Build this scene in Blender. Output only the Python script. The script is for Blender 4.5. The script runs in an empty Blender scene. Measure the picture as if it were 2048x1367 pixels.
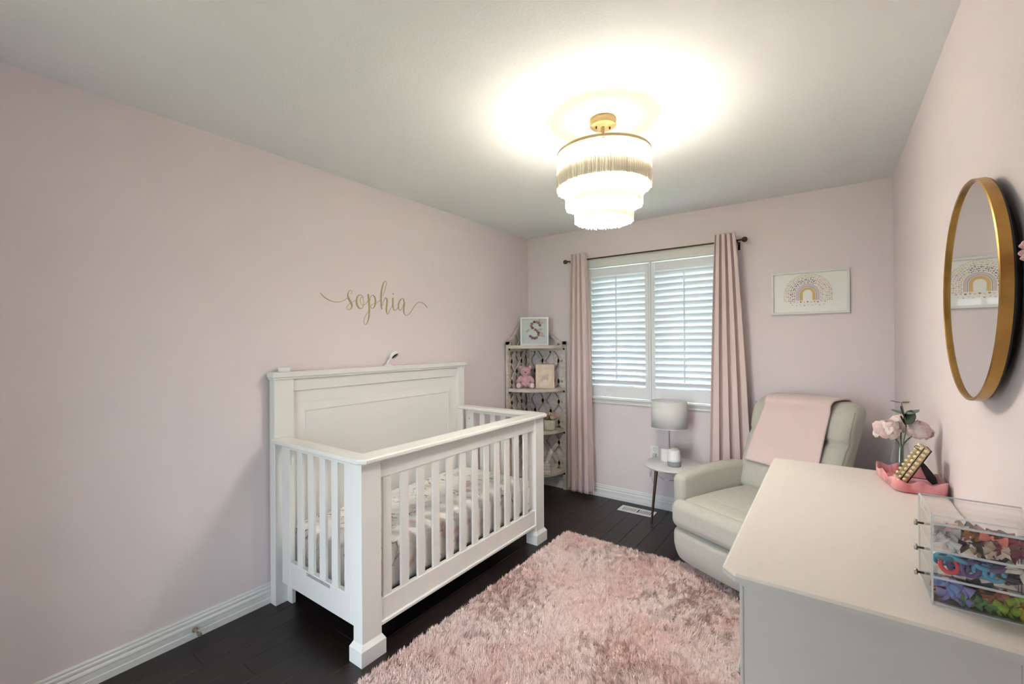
import bpy, bmesh, math, random
import numpy as np
from mathutils import Vector, Matrix, noise
random.seed(7)
rng = np.random.default_rng(7)
sc = bpy.context.scene
COL = sc.collection
PI = math.pi
W, H, YF = 2.811, 2.44, -4.15          # room width, height, wall behind the camera (back wall is y = 0)

# ------------------------------------------------------------------ camera
cam_d = bpy.data.cameras.new('camera'); cam = bpy.data.objects.new('camera', cam_d); COL.objects.link(cam)
cam_d.sensor_width = 36.0; cam_d.lens = 883.08 / 2048 * 36.0; cam_d.clip_start = 0.05
yaw, pit, rol = -0.623116, 0.001971, -0.006473
fw = Vector((math.sin(yaw) * math.cos(pit), math.cos(yaw) * math.cos(pit), math.sin(pit)))
r0 = Vector((math.cos(yaw), -math.sin(yaw), 0)); u0 = r0.cross(fw)
rv = r0 * math.cos(rol) + u0 * math.sin(rol); uv = -r0 * math.sin(rol) + u0 * math.cos(rol)
cam.matrix_world = Matrix(((rv.x, uv.x, -fw.x, 2.47356), (rv.y, uv.y, -fw.y, -3.72591), (rv.z, uv.z, -fw.z, 1.39434), (0, 0, 0, 1)))
sc.camera = cam
# ------------------------------------------------------------------ world, exposure
sc.view_settings.view_transform = 'Standard'; sc.view_settings.look = 'None'
sc.view_settings.gamma = 1.0; sc.view_settings.use_curve_mapping = False
sc.view_settings.exposure = 2.52
world = bpy.data.worlds.new('sky'); sc.world = world; world.use_nodes = True
bg = world.node_tree.nodes['Background']
bg.inputs['Color'].default_value = (0.75, 0.88, 1.0, 1); bg.inputs['Strength'].default_value = 2.2
LAMP_POWER = 60.0
SHADE_GLOW = 11.5

pl_d = bpy.data.lights.new('window_portal', 'AREA'); pl_d.shape = 'RECTANGLE'; pl_d.size = 1.2; pl_d.size_y = 1.25
pl_d.cycles.is_portal = True
pl = bpy.data.objects.new('window_portal', pl_d); COL.objects.link(pl)
pl.location = (1.2425, 0.16, 1.49); pl.rotation_euler = (PI / 2, 0, PI)
pl.rotation_euler = (-PI / 2, 0, 0)
p2_d = bpy.data.lights.new('hall_portal', 'AREA'); p2_d.shape = 'RECTANGLE'; p2_d.size = 1.9; p2_d.size_y = 2.0; p2_d.cycles.is_portal = True
p2 = bpy.data.objects.new('hall_portal', p2_d); COL.objects.link(p2); p2.location = (1.25, -5.57, 1.05); p2.rotation_euler = (PI / 2, 0, 0)  # guides sky light through the added hall window
cy = sc.cycles
cy.max_bounces = 6; cy.diffuse_bounces = 4; cy.glossy_bounces = 3; cy.transparent_max_bounces = 12; cy.transmission_bounces = 4; cy.caustics_reflective = False; cy.caustics_refractive = False
cy.sample_clamp_indirect = 10.0; cy.use_guiding = False

# ------------------------------------------------------------------ materials
def lin(c):
    return tuple((v / 255 / 12.92 if v / 255 <= 0.04045 else ((v / 255 + 0.055) / 1.055) ** 2.4) for v in c)
MATS = {}
def mat(name, rgb, rough=0.5, metal=0.0, var=0.0, vscale=8.0, bump=0.0, bscale=200.0, rgb2=None, coat=0.0, spec=0.5, sheen=0.0, detail=3.0, trans=0.0, stretch=None):
    if name in MATS: return MATS[name]
    m = bpy.data.materials.new(name); m.use_nodes = True
    nt = m.node_tree; b = nt.nodes['Principled BSDF']
    c = lin(rgb) + (1,)
    b.inputs['Base Color'].default_value = c
    b.inputs['Roughness'].default_value = rough; b.inputs['Metallic'].default_value = metal
    b.inputs['Specular IOR Level'].default_value = spec
    b.inputs['Coat Weight'].default_value = coat; b.inputs['Sheen Weight'].default_value = sheen
    tc = nt.nodes.new('ShaderNodeTexCoord'); vec = tc.outputs['Object']
    if stretch:
        mp = nt.nodes.new('ShaderNodeMapping'); mp.inputs['Scale'].default_value = stretch
        nt.links.new(vec, mp.inputs['Vector']); vec = mp.outputs['Vector']
    if var > 0 or rgb2:
        n = nt.nodes.new('ShaderNodeTexNoise'); n.inputs['Scale'].default_value = vscale; n.inputs['Detail'].default_value = detail
        nt.links.new(vec, n.inputs['Vector'])
        mx = nt.nodes.new('ShaderNodeMix'); mx.data_type = 'RGBA'
        rp = nt.nodes.new('ShaderNodeMapRange'); rp.inputs['From Min'].default_value = 0.35; rp.inputs['From Max'].default_value = 0.65
        nt.links.new(n.outputs['Fac'], rp.inputs['Value']); nt.links.new(rp.outputs['Result'], mx.inputs['Factor'])
        c2 = lin(rgb2) + (1,) if rgb2 else tuple(x * (1 - var) for x in c[:3]) + (1,)
        mx.inputs['A'].default_value = c; mx.inputs['B'].default_value = c2
        nt.links.new(mx.outputs['Result'], b.inputs['Base Color'])
    if bump > 0:
        n2 = nt.nodes.new('ShaderNodeTexNoise'); n2.inputs['Scale'].default_value = bscale; n2.inputs['Detail'].default_value = 2.0
        nt.links.new(vec, n2.inputs['Vector'])
        bp = nt.nodes.new('ShaderNodeBump'); bp.inputs['Strength'].default_value = bump; bp.inputs['Distance'].default_value = 0.002
        nt.links.new(n2.outputs['Fac'], bp.inputs['Height']); nt.links.new(bp.outputs['Normal'], b.inputs['Normal'])
    if trans > 0:
        out = nt.nodes['Material Output']; t = nt.nodes.new('ShaderNodeBsdfTranslucent'); t.inputs['Color'].default_value = c
        ms = nt.nodes.new('ShaderNodeMixShader'); ms.inputs[0].default_value = trans
        nt.links.new(b.outputs[0], ms.inputs[1]); nt.links.new(t.outputs[0], ms.inputs[2]); nt.links.new(ms.outputs[0], out.inputs['Surface'])
    MATS[name] = m
    return m
def glass_mat(name, tint=(255, 255, 255), refl=1.0, ior=1.45):
    m = bpy.data.materials.new(name); m.use_nodes = True; nt = m.node_tree
    nt.nodes.remove(nt.nodes['Principled BSDF']); out = nt.nodes['Material Output']
    t = nt.nodes.new('ShaderNodeBsdfTransparent'); t.inputs['Color'].default_value = lin(tint) + (1,)
    g = nt.nodes.new('ShaderNodeBsdfGlossy'); g.inputs['Roughness'].default_value = 0.02
    fr = nt.nodes.new('ShaderNodeLayerWeight'); fr.inputs['Blend'].default_value = 0.5
    pw = nt.nodes.new('ShaderNodeMath'); pw.operation = 'POWER'; pw.inputs[1].default_value = 4.0; nt.links.new(fr.outputs['Facing'], pw.inputs[0])
    mu = nt.nodes.new('ShaderNodeMath'); mu.operation = 'MULTIPLY_ADD'; mu.inputs[1].default_value = 0.7 * refl; mu.inputs[2].default_value = 0.04 * refl
    nt.links.new(pw.outputs[0], mu.inputs[0])
    ms = nt.nodes.new('ShaderNodeMixShader'); nt.links.new(mu.outputs[0], ms.inputs[0])
    nt.links.new(t.outputs[0], ms.inputs[1]); nt.links.new(g.outputs[0], ms.inputs[2]); nt.links.new(ms.outputs[0], out.inputs['Surface'])
    return m
def emit_mat(name, rgb, s):
    m = bpy.data.materials.new(name); m.use_nodes = True; nt = m.node_tree
    nt.nodes.remove(nt.nodes['Principled BSDF'])
    e = nt.nodes.new('ShaderNodeEmission'); e.inputs['Color'].default_value = rgb + (1,); e.inputs['Strength'].default_value = s
    nt.links.new(e.outputs[0], nt.nodes['Material Output'].inputs['Surface'])
    return m

M_WALL = mat('pink_wall_paint', (236, 224, 224), 0.75, bump=0.06, bscale=260, spec=0.3)
M_CEIL = mat('stippled_ceiling_paint', (247, 247, 246), 0.9, bump=0.45, bscale=95, spec=0.2)
M_TRIM = mat('white_trim_paint', (238, 236, 232), 0.4)
M_CRIB = mat('white_crib_lacquer', (238, 235, 230), 0.38)
M_SHUT = mat('white_shutter_paint', (238, 240, 242), 0.4)
M_LOUV = mat('white_polymer_louver', (238, 241, 244), 0.4, trans=0.10)
M_PLANK = mat('espresso_oak', (42, 32, 29), 0.40, rgb2=(29, 22, 20), vscale=5, stretch=(14, 1.0, 1), bump=0.12, bscale=40, detail=6)
M_GAP = mat('floor_joint', (14, 11, 10), 0.8)
M_GOLD = mat('antique_gold_metal', (188, 148, 84), 0.34, 1.0, var=0.3, vscale=14)
M_BRASS = mat('aged_brass', (92, 72, 44), 0.35, 1.0)
M_CHAMP = mat('champagne_metal', (196, 172, 128), 0.4, 0.6)
M_BLACK = mat('black_metal', (14, 12, 12), 0.45)
M_CURT = mat('dusty_pink_curtain', (234, 212, 207), 0.85, bump=0.15, bscale=700, sheen=0.3, trans=0.04)
M_CHAIR = mat('sage_grey_linen', (196, 193, 181), 0.9, var=0.06, vscale=60, bump=0.35, bscale=900, sheen=0.2)
M_SEAM = mat('seam_thread', (168, 164, 150), 0.9)
M_BLANKET = mat('blush_knit', (226, 203, 198), 0.95, bump=0.4, bscale=600, sheen=0.3)
M_SHELF = mat('weathered_grey_wood', (224, 214, 202), 0.75, rgb2=(204, 193, 180), vscale=10, stretch=(1, 1, 6), bump=0.15, bscale=120)
M_WHITE = mat('white_plastic', (240, 240, 238), 0.4)
M_CHROME = mat('brushed_nickel', (190, 180, 165), 0.25, 1.0)
M_GLASS = glass_mat('clear_glass', (254, 255, 255))
M_ACRYL = glass_mat('clear_acrylic', (255, 255, 255), 0.7, 1.38)
M_MATTE = glass_mat('picture_glazing', (255, 255, 255), 0.3)
M_PANE = glass_mat('window_pane', (245, 250, 250), 0.6)

# ------------------------------------------------------------------ mesh helpers
class MB:
    def __init__(s): s.v = []; s.f = []; s.m = []; s.sm = []
    def add(s, vs, fs, mi=0, smooth=False):
        o = len(s.v); s.v += [tuple(v) for v in vs]
        for f in fs: s.f.append(tuple(i + o for i in f)); s.m.append(mi); s.sm.append(smooth)
    def box(s, x0, x1, y0, y1, z0, z1, bev=0.0, mi=0, M=None):
        if bev <= 0:
            vs = [(x, y, z) for z in (z0, z1) for y in (y0, y1) for x in (x0, x1)]
            fs = [(0, 2, 3, 1), (4, 5, 7, 6), (0, 1, 5, 4), (2, 6, 7, 3), (0, 4, 6, 2), (1, 3, 7, 5)]
        else:
            bm = bmesh.new(); bmesh.ops.create_cube(bm, size=1)
            for v in bm.verts: v.co = Vector(((x0 + x1) / 2 + v.co.x * (x1 - x0), (y0 + y1) / 2 + v.co.y * (y1 - y0), (z0 + z1) / 2 + v.co.z * (z1 - z0)))
            bmesh.ops.bevel(bm, geom=bm.edges[:], offset=min(bev, 0.49 * min(abs(x1 - x0), abs(y1 - y0), abs(z1 - z0))), segments=1, affect='EDGES')
            bm.verts.index_update(); vs = [v.co.copy() for v in bm.verts]; fs = [[v.index for v in f.verts] for f in bm.faces]; bm.free()
        if M is not None: vs = [M @ Vector(v) for v in vs]
        s.add(vs, fs, mi)
    def prism(s, pts, z0, z1, mi=0, M=None, smooth=False):
        n = len(pts); a = sum(pts[i][0] * pts[(i + 1) % n][1] - pts[(i + 1) % n][0] * pts[i][1] for i in range(n))
        if a < 0: pts = pts[::-1]
        vs = [(x, y, z0) for x, y in pts] + [(x, y, z1) for x, y in pts]
        if M is not None: vs = [M @ Vector(v) for v in vs]
        s.add(vs, [tuple(range(n))[::-1], tuple(range(n, 2 * n))], mi)
        s.add(vs, [(i, (i + 1) % n, n + (i + 1) % n, n + i) for i in range(n)], mi, smooth)
    def lathe(s, prof, c=(0, 0, 0), n=32, mi=0, M=None, smooth=True, close=True):
        vs = []; fs = []; k = len(prof)
        for i in range(n):
            a = 2 * PI * i / n
            for r, z in prof: vs.append(Vector((c[0] + r * math.cos(a), c[1] + r * math.sin(a), c[2] + z)))
        for i in range(n):
            j = (i + 1) % n
            for q in range(k - 1): fs.append((i * k + q, j * k + q, j * k + q + 1, i * k + q + 1))
        if close:
            if prof[0][0] > 1e-6: fs.append(tuple(i * k for i in range(n))[::-1])
            if prof[-1][0] > 1e-6: fs.append(tuple(i * k + k - 1 for i in range(n)))
        if M is not None: vs = [M @ v for v in vs]
        s.add(vs, fs, mi, smooth)
    def tube(s, pts, r, n=8, mi=0, cap=True, smooth=True, closed=False):
        pts = [Vector(p) for p in pts]; m = len(pts)
        rr = r if isinstance(r, (list, tuple)) else [r] * m
        vs = []; fs = []; up = None
        for i, p in enumerate(pts):
            if closed: t = pts[(i + 1) % m] - pts[i - 1]
            else: t = pts[min(i + 1, m - 1)] - pts[max(i - 1, 0)]
            t.normalize()
            if up is None:
                up = Vector((0, 0, 1)) if abs(t.z) < 0.9 else Vector((1, 0, 0))
            a = t.cross(up); a.normalize(); b = a.cross(t); up = b
            for q in range(n):
                w = 2 * PI * q / n; vs.append(p + (a * math.cos(w) + b * math.sin(w)) * rr[i])
        for i in range(m if closed else m - 1):
            j = (i + 1) % m
            for q in range(n): fs.append((i * n + q, i * n + (q + 1) % n, j * n + (q + 1) % n, j * n + q))
        s.add(vs, fs, mi, smooth)
        if cap and not closed: s.add(vs[:n], [tuple(range(n))[::-1]], mi); s.add(vs[-n:], [tuple(range(n))], mi)
    def ellipsoid(s, c, r, n=16, m=10, mi=0, M=None):
        vs = []; fs = []
        for j in range(m + 1):
            th = PI * j / m
            for i in range(n):
                a = 2 * PI * i / n
                v = Vector((r[0] * math.sin(th) * math.cos(a), r[1] * math.sin(th) * math.sin(a), r[2] * math.cos(th)))
                if M is not None: v = M @ v
                vs.append(v + Vector(c))
        for j in range(m):
            for i in range(n):
                k = (i + 1) % n; fs.append((j * n + i, (j + 1) * n + i, (j + 1) * n + k, j * n + k))
        s.add(vs, fs, mi, True)
    def grid(s, fn, nu, nv, mi=0, smooth=True, wrap=False):
        vs = [fn(i / nu, j / nv) for j in range(nv + 1) for i in range(nu + (0 if wrap else 1))]
        w = nu if wrap else nu + 1
        fs = [(j * w + i, j * w + (i + 1) % w, (j + 1) * w + (i + 1) % w, (j + 1) * w + i) for j in range(nv) for i in range(nu)]
        s.add(vs, fs, mi, smooth)
    def soft(s, c, h, r, n=(8, 8, 8), fn=None, mi=0, k=4):
        ax = []
        for d in range(3):
            rr = min(r, h[d] * 0.999); inn = h[d] - rr
            e = [inn + rr * math.tan(PI / 4 * q / k) for q in range(1, k + 1)]
            mid = [-inn + 2 * inn * q / n[d] for q in range(n[d] + 1)]
            ax.append([-x for x in e[::-1]] + mid + e)
        ids = {}; vs = []; fs = []
        def vid(i, j, l):
            key = (i, j, l)
            if key not in ids:
                P = Vector((ax[0][i], ax[1][j], ax[2][l]))
                I = Vector([max(-(h[d] - min(r, h[d] * .999)), min(h[d] - min(r, h[d] * .999), P[d])) for d in range(3)])
                D = P - I
                rr3 = [min(r, h[d] * .999) for d in range(3)]
                Dn = Vector([D[d] / rr3[d] for d in range(3)])
                if Dn.length > 1e-9: Dn.normalize()
                Q = I + Vector([Dn[d] * rr3[d] for d in range(3)])
                if fn: Q = Vector(fn(Q.x, Q.y, Q.z))
                ids[key] = len(vs); vs.append(Q + Vector(c))
            return ids[key]
        N = [len(a) - 1 for a in ax]
        for j in range(N[1]):
            for i in range(N[0]):
                fs.append((vid(i, j, 0), vid(i, j + 1, 0), vid(i + 1, j + 1, 0), vid(i + 1, j, 0)))
                fs.append((vid(i, j, N[2]), vid(i + 1, j, N[2]), vid(i + 1, j + 1, N[2]), vid(i, j + 1, N[2])))
        for l in range(N[2]):
            for i in range(N[0]):
                fs.append((vid(i, 0, l), vid(i + 1, 0, l), vid(i + 1, 0, l + 1), vid(i, 0, l + 1)))
                fs.append((vid(i, N[1], l), vid(i, N[1], l + 1), vid(i + 1, N[1], l + 1), vid(i + 1, N[1], l)))
            for j in range(N[1]):
                fs.append((vid(0, j, l), vid(0, j, l + 1), vid(0, j + 1, l + 1), vid(0, j + 1, l)))
                fs.append((vid(N[0], j, l), vid(N[0], j + 1, l), vid(N[0], j + 1, l + 1), vid(N[0], j, l + 1)))
        s.add(vs, fs, mi, True)
    def mesh(s, name, mats):
        me = bpy.data.meshes.new(name); me.from_pydata(s.v, [], s.f)
        for m in (mats if isinstance(mats, (list, tuple)) else [mats]): me.materials.append(m)
        me.polygons.foreach_set('material_index', s.m); me.polygons.foreach_set('use_smooth', s.sm)
        me.update(); return me
    def build(s, name, mats, parent=None, label=None):
        return link(name, s.mesh(name, mats), parent, label)
def link(name, data, parent=None, label=None):
    o = bpy.data.objects.new(name, data); COL.objects.link(o)
    if parent is not None:
        o.parent = parent
        o.matrix_parent_inverse = parent_world(parent).inverted()
    if label: o['label'] = label
    return o
def parent_world(p):
    m = p.matrix_basis.copy()
    if p.parent: m = parent_world(p.parent) @ p.matrix_parent_inverse @ m
    return m
def local(o):        # geometry of this child is already in its parent's own space
    o.matrix_parent_inverse = Matrix.Identity(4); return o
def tag(o, label, cat=None, group=None, kind=None):
    o['label'] = label
    if cat: o['category'] = cat
    if group: o['group'] = group
    if kind: o['kind'] = kind
    return o
def thing(name, label, cat, loc=(0, 0, 0), rz=0.0, group=None, kind=None):
    o = bpy.data.objects.new(name, None); COL.objects.link(o); o.empty_display_size = 0.05
    o.location = loc; o.rotation_euler = (0, 0, rz)
    o.matrix_basis = Matrix.Translation(loc) @ Matrix.Rotation(rz, 4, 'Z')
    return tag(o, label, cat, group, kind)
def bx(name, m, parent, x0, x1, y0, y1, z0, z1, bev=0.002, loc=False, label=None):
    b = MB(); b.box(x0, x1, y0, y1, z0, z1, bev); o = b.build(name, m, parent, label)
    return local(o) if loc else o
def solid(o, t, off=0.0):
    md = o.modifiers.new('thickness', 'SOLIDIFY'); md.thickness = t; md.offset = off; return o
def crom(pts, k=6):
    out = []
    n = len(pts)
    for i in range(n - 1):
        p0, p1, p2, p3 = pts[max(i - 1, 0)], pts[i], pts[i + 1], pts[min(i + 2, n - 1)]
        for q in range(k):
            t = q / k
            out.append(tuple(0.5 * (2 * b + (c - a) * t + (2 * a - 5 * b + 4 * c - d) * t * t + (3 * b - a - 3 * c + d) * t ** 3) for a, b, c, d in zip(p0, p1, p2, p3)))
    out.append(tuple(pts[-1])); return out

# ------------------------------------------------------------------ the room
fl = tag(bx('floor', M_GAP, None, -0.1, W + 0.1, YF - 0.1, 0.1, -0.06, -0.012, 0), 'very dark espresso wood plank floor', kind='structure')
PWd = 0.127; x = 0.0; ci = 0
while x < W - 0.001:
    x1 = min(x + PWd, W); y = YF + random.uniform(-1.1, 0)
    while y < 0:
        L = random.uniform(0.9, 1.7); a, b_ = max(y, YF), min(y + L, 0.0)
        if b_ - a > 0.05:
            b = MB(); b.box(x + 0.0006, x1 - 0.0006, a + 0.0006, b_ - 0.0006, -0.012, 0.0, 0.0012)
            b.build('plank', M_PLANK, fl)
        y += L
    x += PWd
tag(bx('ceiling', M_CEIL, None, -0.1, W + 0.1, YF - 0.1, 0.1, H, H + 0.1, 0), 'white stippled ceiling', kind='structure')
tag(bx('wall_left', M_WALL, None, -0.1, 0, YF - 0.1, 0.1, -0.05, H, 0), 'pale pink painted wall behind the crib', kind='structure')
tag(bx('wall_right', M_WALL, None, W, W + 0.1, YF - 0.1, 0.1, -0.05, H, 0), 'pale pink painted wall behind the dresser', kind='structure')
DX0, DX1, DZ1 = 0.75, 1.75, 2.10
b = MB(); b.box(0, DX0, YF - 0.1, YF, -0.05, H); b.box(DX1, W, YF - 0.1, YF, -0.05, H); b.box(DX0, DX1, YF - 0.1, YF, DZ1, H)  # doorway added to let soft fill light in from behind the camera
tag(b.build('wall_front', M_WALL), 'pale pink painted wall facing the window, with a doorway added for fill light', kind='structure')
b = MB()
for x0, x1, z0, z1 in ((DX0 - 0.07, DX0, 0, DZ1 + 0.07), (DX1, DX1 + 0.07, 0, DZ1 + 0.07), (DX0, DX1, DZ1, DZ1 + 0.07)): b.box(x0, x1, YF - 0.115, YF + 0.015, z0, z1, 0.003)
tag(b.build('trim_1', M_TRIM), 'white casing around the added doorway', kind='structure')
HY = -5.45; M_HALL = mat('white_hall_paint', (236, 234, 230), 0.8)  # invented hallway, put in to carry ambient daylight into the room
tag(bx('floor_hall_bounce', mat('pale_hall_bounce', (232, 226, 216), 0.95), None, -0.6, 3.2, HY, YF - 0.1, -0.06, 0.0, 0), 'pale floor of the invented hallway, added to bounce light', kind='structure')  # kept pale to bounce window light up to the room's ceiling
tag(bx('ceiling_hall', M_HALL, None, -0.6, 3.2, HY - 0.1, YF - 0.1, H, H + 0.1, 0), 'white hallway ceiling', kind='structure')
HWX0, HWX1, HWZ0, HWZ1 = 0.30, 2.20, 0.05, 2.05
b = MB(); b.box(-0.6, HWX0, HY - 0.1, HY, -0.06, H); b.box(HWX1, 3.2, HY - 0.1, HY, -0.06, H); b.box(HWX0, HWX1, HY - 0.1, HY, -0.06, HWZ0); b.box(HWX0, HWX1, HY - 0.1, HY, HWZ1, H)
tag(b.build('wall_hall_front', M_HALL), 'white hallway wall with a window opening added for fill daylight', kind='structure')
b = MB()
for x0, x1, z0, z1 in ((HWX0, HWX0 + 0.05, HWZ0, HWZ1), (HWX1 - 0.05, HWX1, HWZ0, HWZ1), (HWX0 + 0.05, HWX1 - 0.05, HWZ0, HWZ0 + 0.05), (HWX0 + 0.05, HWX1 - 0.05, HWZ1 - 0.05, HWZ1), (1.22, 1.28, HWZ0 + 0.05, HWZ1 - 0.05)): b.box(x0, x1, HY - 0.08, HY - 0.02, z0, z1)
tag(b.build('window_fill', M_TRIM), 'tall white framed hallway window added for fill daylight', kind='structure')  # unseen window, added as a daylight fill source
tag(bx('wall_hall_left', M_HALL, None, -0.7, -0.6, HY - 0.1, YF - 0.1, -0.06, H, 0), 'white hallway end wall on the crib side', kind='structure')
tag(bx('wall_hall_right', M_HALL, None, 3.2, 3.3, HY - 0.1, YF - 0.1, -0.06, H, 0), 'white hallway end wall on the dresser side', kind='structure')
tag(bx('wall_hall_back_left', M_HALL, None, -0.7, -0.1, YF - 0.1, YF - 0.0, -0.06, H, 0), 'white hallway wall beside the crib wall', kind='structure')
tag(bx('wall_hall_back_right', M_HALL, None, W + 0.1, 3.3, YF - 0.1, YF - 0.0, -0.06, H, 0), 'white hallway wall beside the nursery', kind='structure')
WX0, WX1, WZ0, WZ1 = 0.675, 1.81, 0.895, 2.08
b = MB(); b.box(0, WX0, 0, 0.14, -0.05, H); b.box(WX1, W, 0, 0.14, -0.05, H); b.box(WX0, WX1, 0, 0.14, -0.05, WZ0); b.box(WX0, WX1, 0, 0.14, WZ1, H)
tag(b.build('wall_back', M_WALL), 'pale pink painted wall with the shuttered window', kind='structure')
prof = [(0.0, 0.0), (0.015, 0.0), (0.015, 0.028), (0.0125, 0.032), (0.0125, 0.055), (0.0145, 0.060), (0.0135, 0.066), (0.008, 0.074), (0.0105, 0.081), (0.0105, 0.088), (0.006, 0.093), (0.007, 0.101), (0.004, 0.108), (0.0, 0.108)]
def baseboard(name, A, B, nrm, label):
    b = MB(); A = Vector(A); B = Vector(B); nrm = Vector(nrm); n = len(prof)
    vs = [p + nrm * t + Vector((0, 0, z)) for p in (A, B) for t, z in prof]
    fl_ = (B - A).cross(nrm).z > 0
    fs = [((i, (i + 1) % n, n + (i + 1) % n, n + i) if not fl_ else (i, n + i, n + (i + 1) % n, (i + 1) % n)) for i in range(n)] + [tuple(range(n)), tuple(range(n, 2 * n))]
    b.add(vs, fs); o = b.build(name, M_TRIM); return tag(o, label, kind='structure')
baseboard('baseboard_left', (0, YF, 0), (0, 0, 0), (1, 0, 0), 'white moulded baseboard along the crib wall')
baseboard('baseboard_back', (0, 0, 0), (W, 0, 0), (0, -1, 0), 'white moulded baseboard under the window')
baseboard('baseboard_right', (W, 0, 0), (W, YF, 0), (-1, 0, 0), 'white moulded baseboard behind the dresser')
baseboard('baseboard_front', (W, YF, 0), (1.82, YF, 0), (0, 1, 0), 'white moulded baseboard on the wall facing the window')

# ---- window
win = thing('window_1', 'double window with white casing and moulded sill', None, (1.2425, 0, 0.9), kind='structure')
def wbx(name, m, *a, bev=0.003): return bx(name, m, win, *a, bev=bev)
wbx('casing', M_TRIM, 0.648, 0.690, -0.016, 0.0, 0.90, 2.15)
wbx('casing', M_TRIM, 1.795, 1.837, -0.016, 0.0, 0.90, 2.15)
b = MB(); b.box(0.690, 1.795, -0.018, 0.0, 2.072, 2.15, 0.003); b.box(0.690, 1.795, -0.024, 0.0, 2.072, 2.084, 0.002); b.build('head_casing', M_TRIM, win)
b = MB(); b.box(0.640, 1.845, -0.040, 0.13, 0.882, 0.900, 0.005); b.box(0.648, 1.837, -0.024, 0.0, 0.868, 0.882, 0.003); b.box(0.648, 1.837, -0.017, 0.0, 0.845, 0.869, 0.003)
b.build('sill', M_TRIM, win)
b = MB()
for xx in (0.675, 1.787): b.box(xx, xx + 0.023, 0.09, 0.135, 0.90, 2.08)
b.box(0.675, 1.81, 0.09, 0.135, 2.04, 2.08); b.box(0.675, 1.81, 0.09, 0.135, 0.90, 0.945); b.box(1.2075, 1.2775, 0.085, 0.138, 0.90, 2.08)
b.build('sash_frame', M_TRIM, win)
b = MB(); b.box(0.698, 0.775, 0.095, 0.13, 0.945, 2.04); b.box(1.2775, 1.345, 0.095, 0.13, 0.945, 2.04); b.build('sash_stile', M_TRIM, win)
wbx('glass_pane', M_PANE, 0.775, 1.2075, 0.110, 0.114, 0.945, 2.04, bev=0)
wbx('glass_pane', M_PANE, 1.345, 1.787, 0.110, 0.114, 0.945, 2.04, bev=0)
wbx('mullion_post', M_SHUT, 1.234, 1.251, -0.018, 0.02, 0.90, 2.072)
# ---- plantation shutters
LN, LP = 19, 0.0513
lv = MB(); seg = 12
tilt = math.radians(53)
ring = [(0.0315 * math.cos(2 * PI * i / seg), 0.0048 * math.sin(2 * PI * i / seg)) for i in range(seg)]
ring = [(-(a * math.cos(tilt) + q * math.sin(tilt)), a * math.sin(tilt) - q * math.cos(tilt)) for a, q in ring]   # inner (room) edge raised
vs = [(sx, yy, zz) for sx in (-0.25, 0.25) for yy, zz in ring]
lv.add(vs, [(i, seg + i, seg + (i + 1) % seg, (i + 1) % seg) for i in range(seg)], 0, True)
lv.add(vs, [tuple(range(seg)), tuple(range(2 * seg - 1, seg - 1, -1))])
lv_me = lv.mesh('louver', M_LOUV)
def shutter(x0, x1, label):
    t = thing('plantation_shutter', label, 'shutter', ((x0 + x1) / 2, 0, 0.902), 0, 'plantation shutters in the window')
    bx('stile', M_SHUT, t, x0, x0 + 0.030, -0.014, 0.014, 0.904, 2.062)
    bx('stile', M_SHUT, t, x1 - 0.030, x1, -0.014, 0.014, 0.904, 2.062)
    b = MB(); b.box(x0 + 0.03, x1 - 0.03, -0.012, 0.012, 1.998, 2.062, 0.002); b.box(x0 + 0.03, x1 - 0.03, -0.007, 0.007, 1.985, 1.999, 0.002); b.build('top_rail', M_SHUT, t)
    b = MB(); b.box(x0 + 0.03, x1 - 0.03, -0.012, 0.012, 0.904, 0.995, 0.002); b.box(x0 + 0.03, x1 - 0.03, -0.007, 0.007, 0.994, 1.006, 0.002); b.build('bottom_rail', M_SHUT, t)
    for i in range(LN):
        o = link('louver', lv_me, t); o.location = ((x0 + x1) / 2, 0.002, 1.034 + i * LP)
    xc = (x0 + x1) / 2 - 0.004
    bx('tilt_rod', M_SHUT, t, xc - 0.005, xc + 0.005, -0.036, -0.027, 1.045, 1.985, 0.002)
    return t
shutter(0.676, 1.232, 'white louvred shutter panel between corner shelf and table lamp')
shutter(1.253, 1.809, 'white louvred shutter panel between table lamp and recliner')
# ---- outside
tag(bx('ground_outside', mat('lawn', (120, 135, 90), 0.9, var=0.3), None, -40, 40, -60, 70, -3.2, -3.0, 0), 'lawn and street outside the window', kind='structure')
hs = thing('neighbouring_house', 'pale brick house seen through the shutter louvres', 'house', (-4, 16, -3.0))
M_BRICK = mat('pale_brick', (228, 205, 190), 0.85, rgb2=(205, 178, 165), vscale=3)
bx('house_wall', M_BRICK, hs, -12, 6, 16, 24, -3.0, 2.6, 0)
b = MB(); b.prism([(15.4, 2.55), (20, 5.2), (24.6, 2.55)], -12.5, 6.5, M=Matrix(((0, 0, 1, 0), (1, 0, 0, 0), (0, 1, 0, 0), (0, 0, 0, 1))))
b.build('roof', mat('grey_shingle', (128, 128, 132), 0.9, var=0.3, vscale=4), hs)
for xx in (-9.5, -6, -2.5, 1.5):
    for zz in (-1.9, 0.6):
        f = bx('house_window', M_TRIM, hs, xx, xx + 1.3, 15.93, 16.0, zz, zz + 1.4, 0)
        bx('window_pane', mat('dark_pane', (70, 80, 92), 0.1), f, xx + 0.1, xx + 1.2, 15.9, 15.93, zz + 0.1, zz + 1.3, 0)

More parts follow.
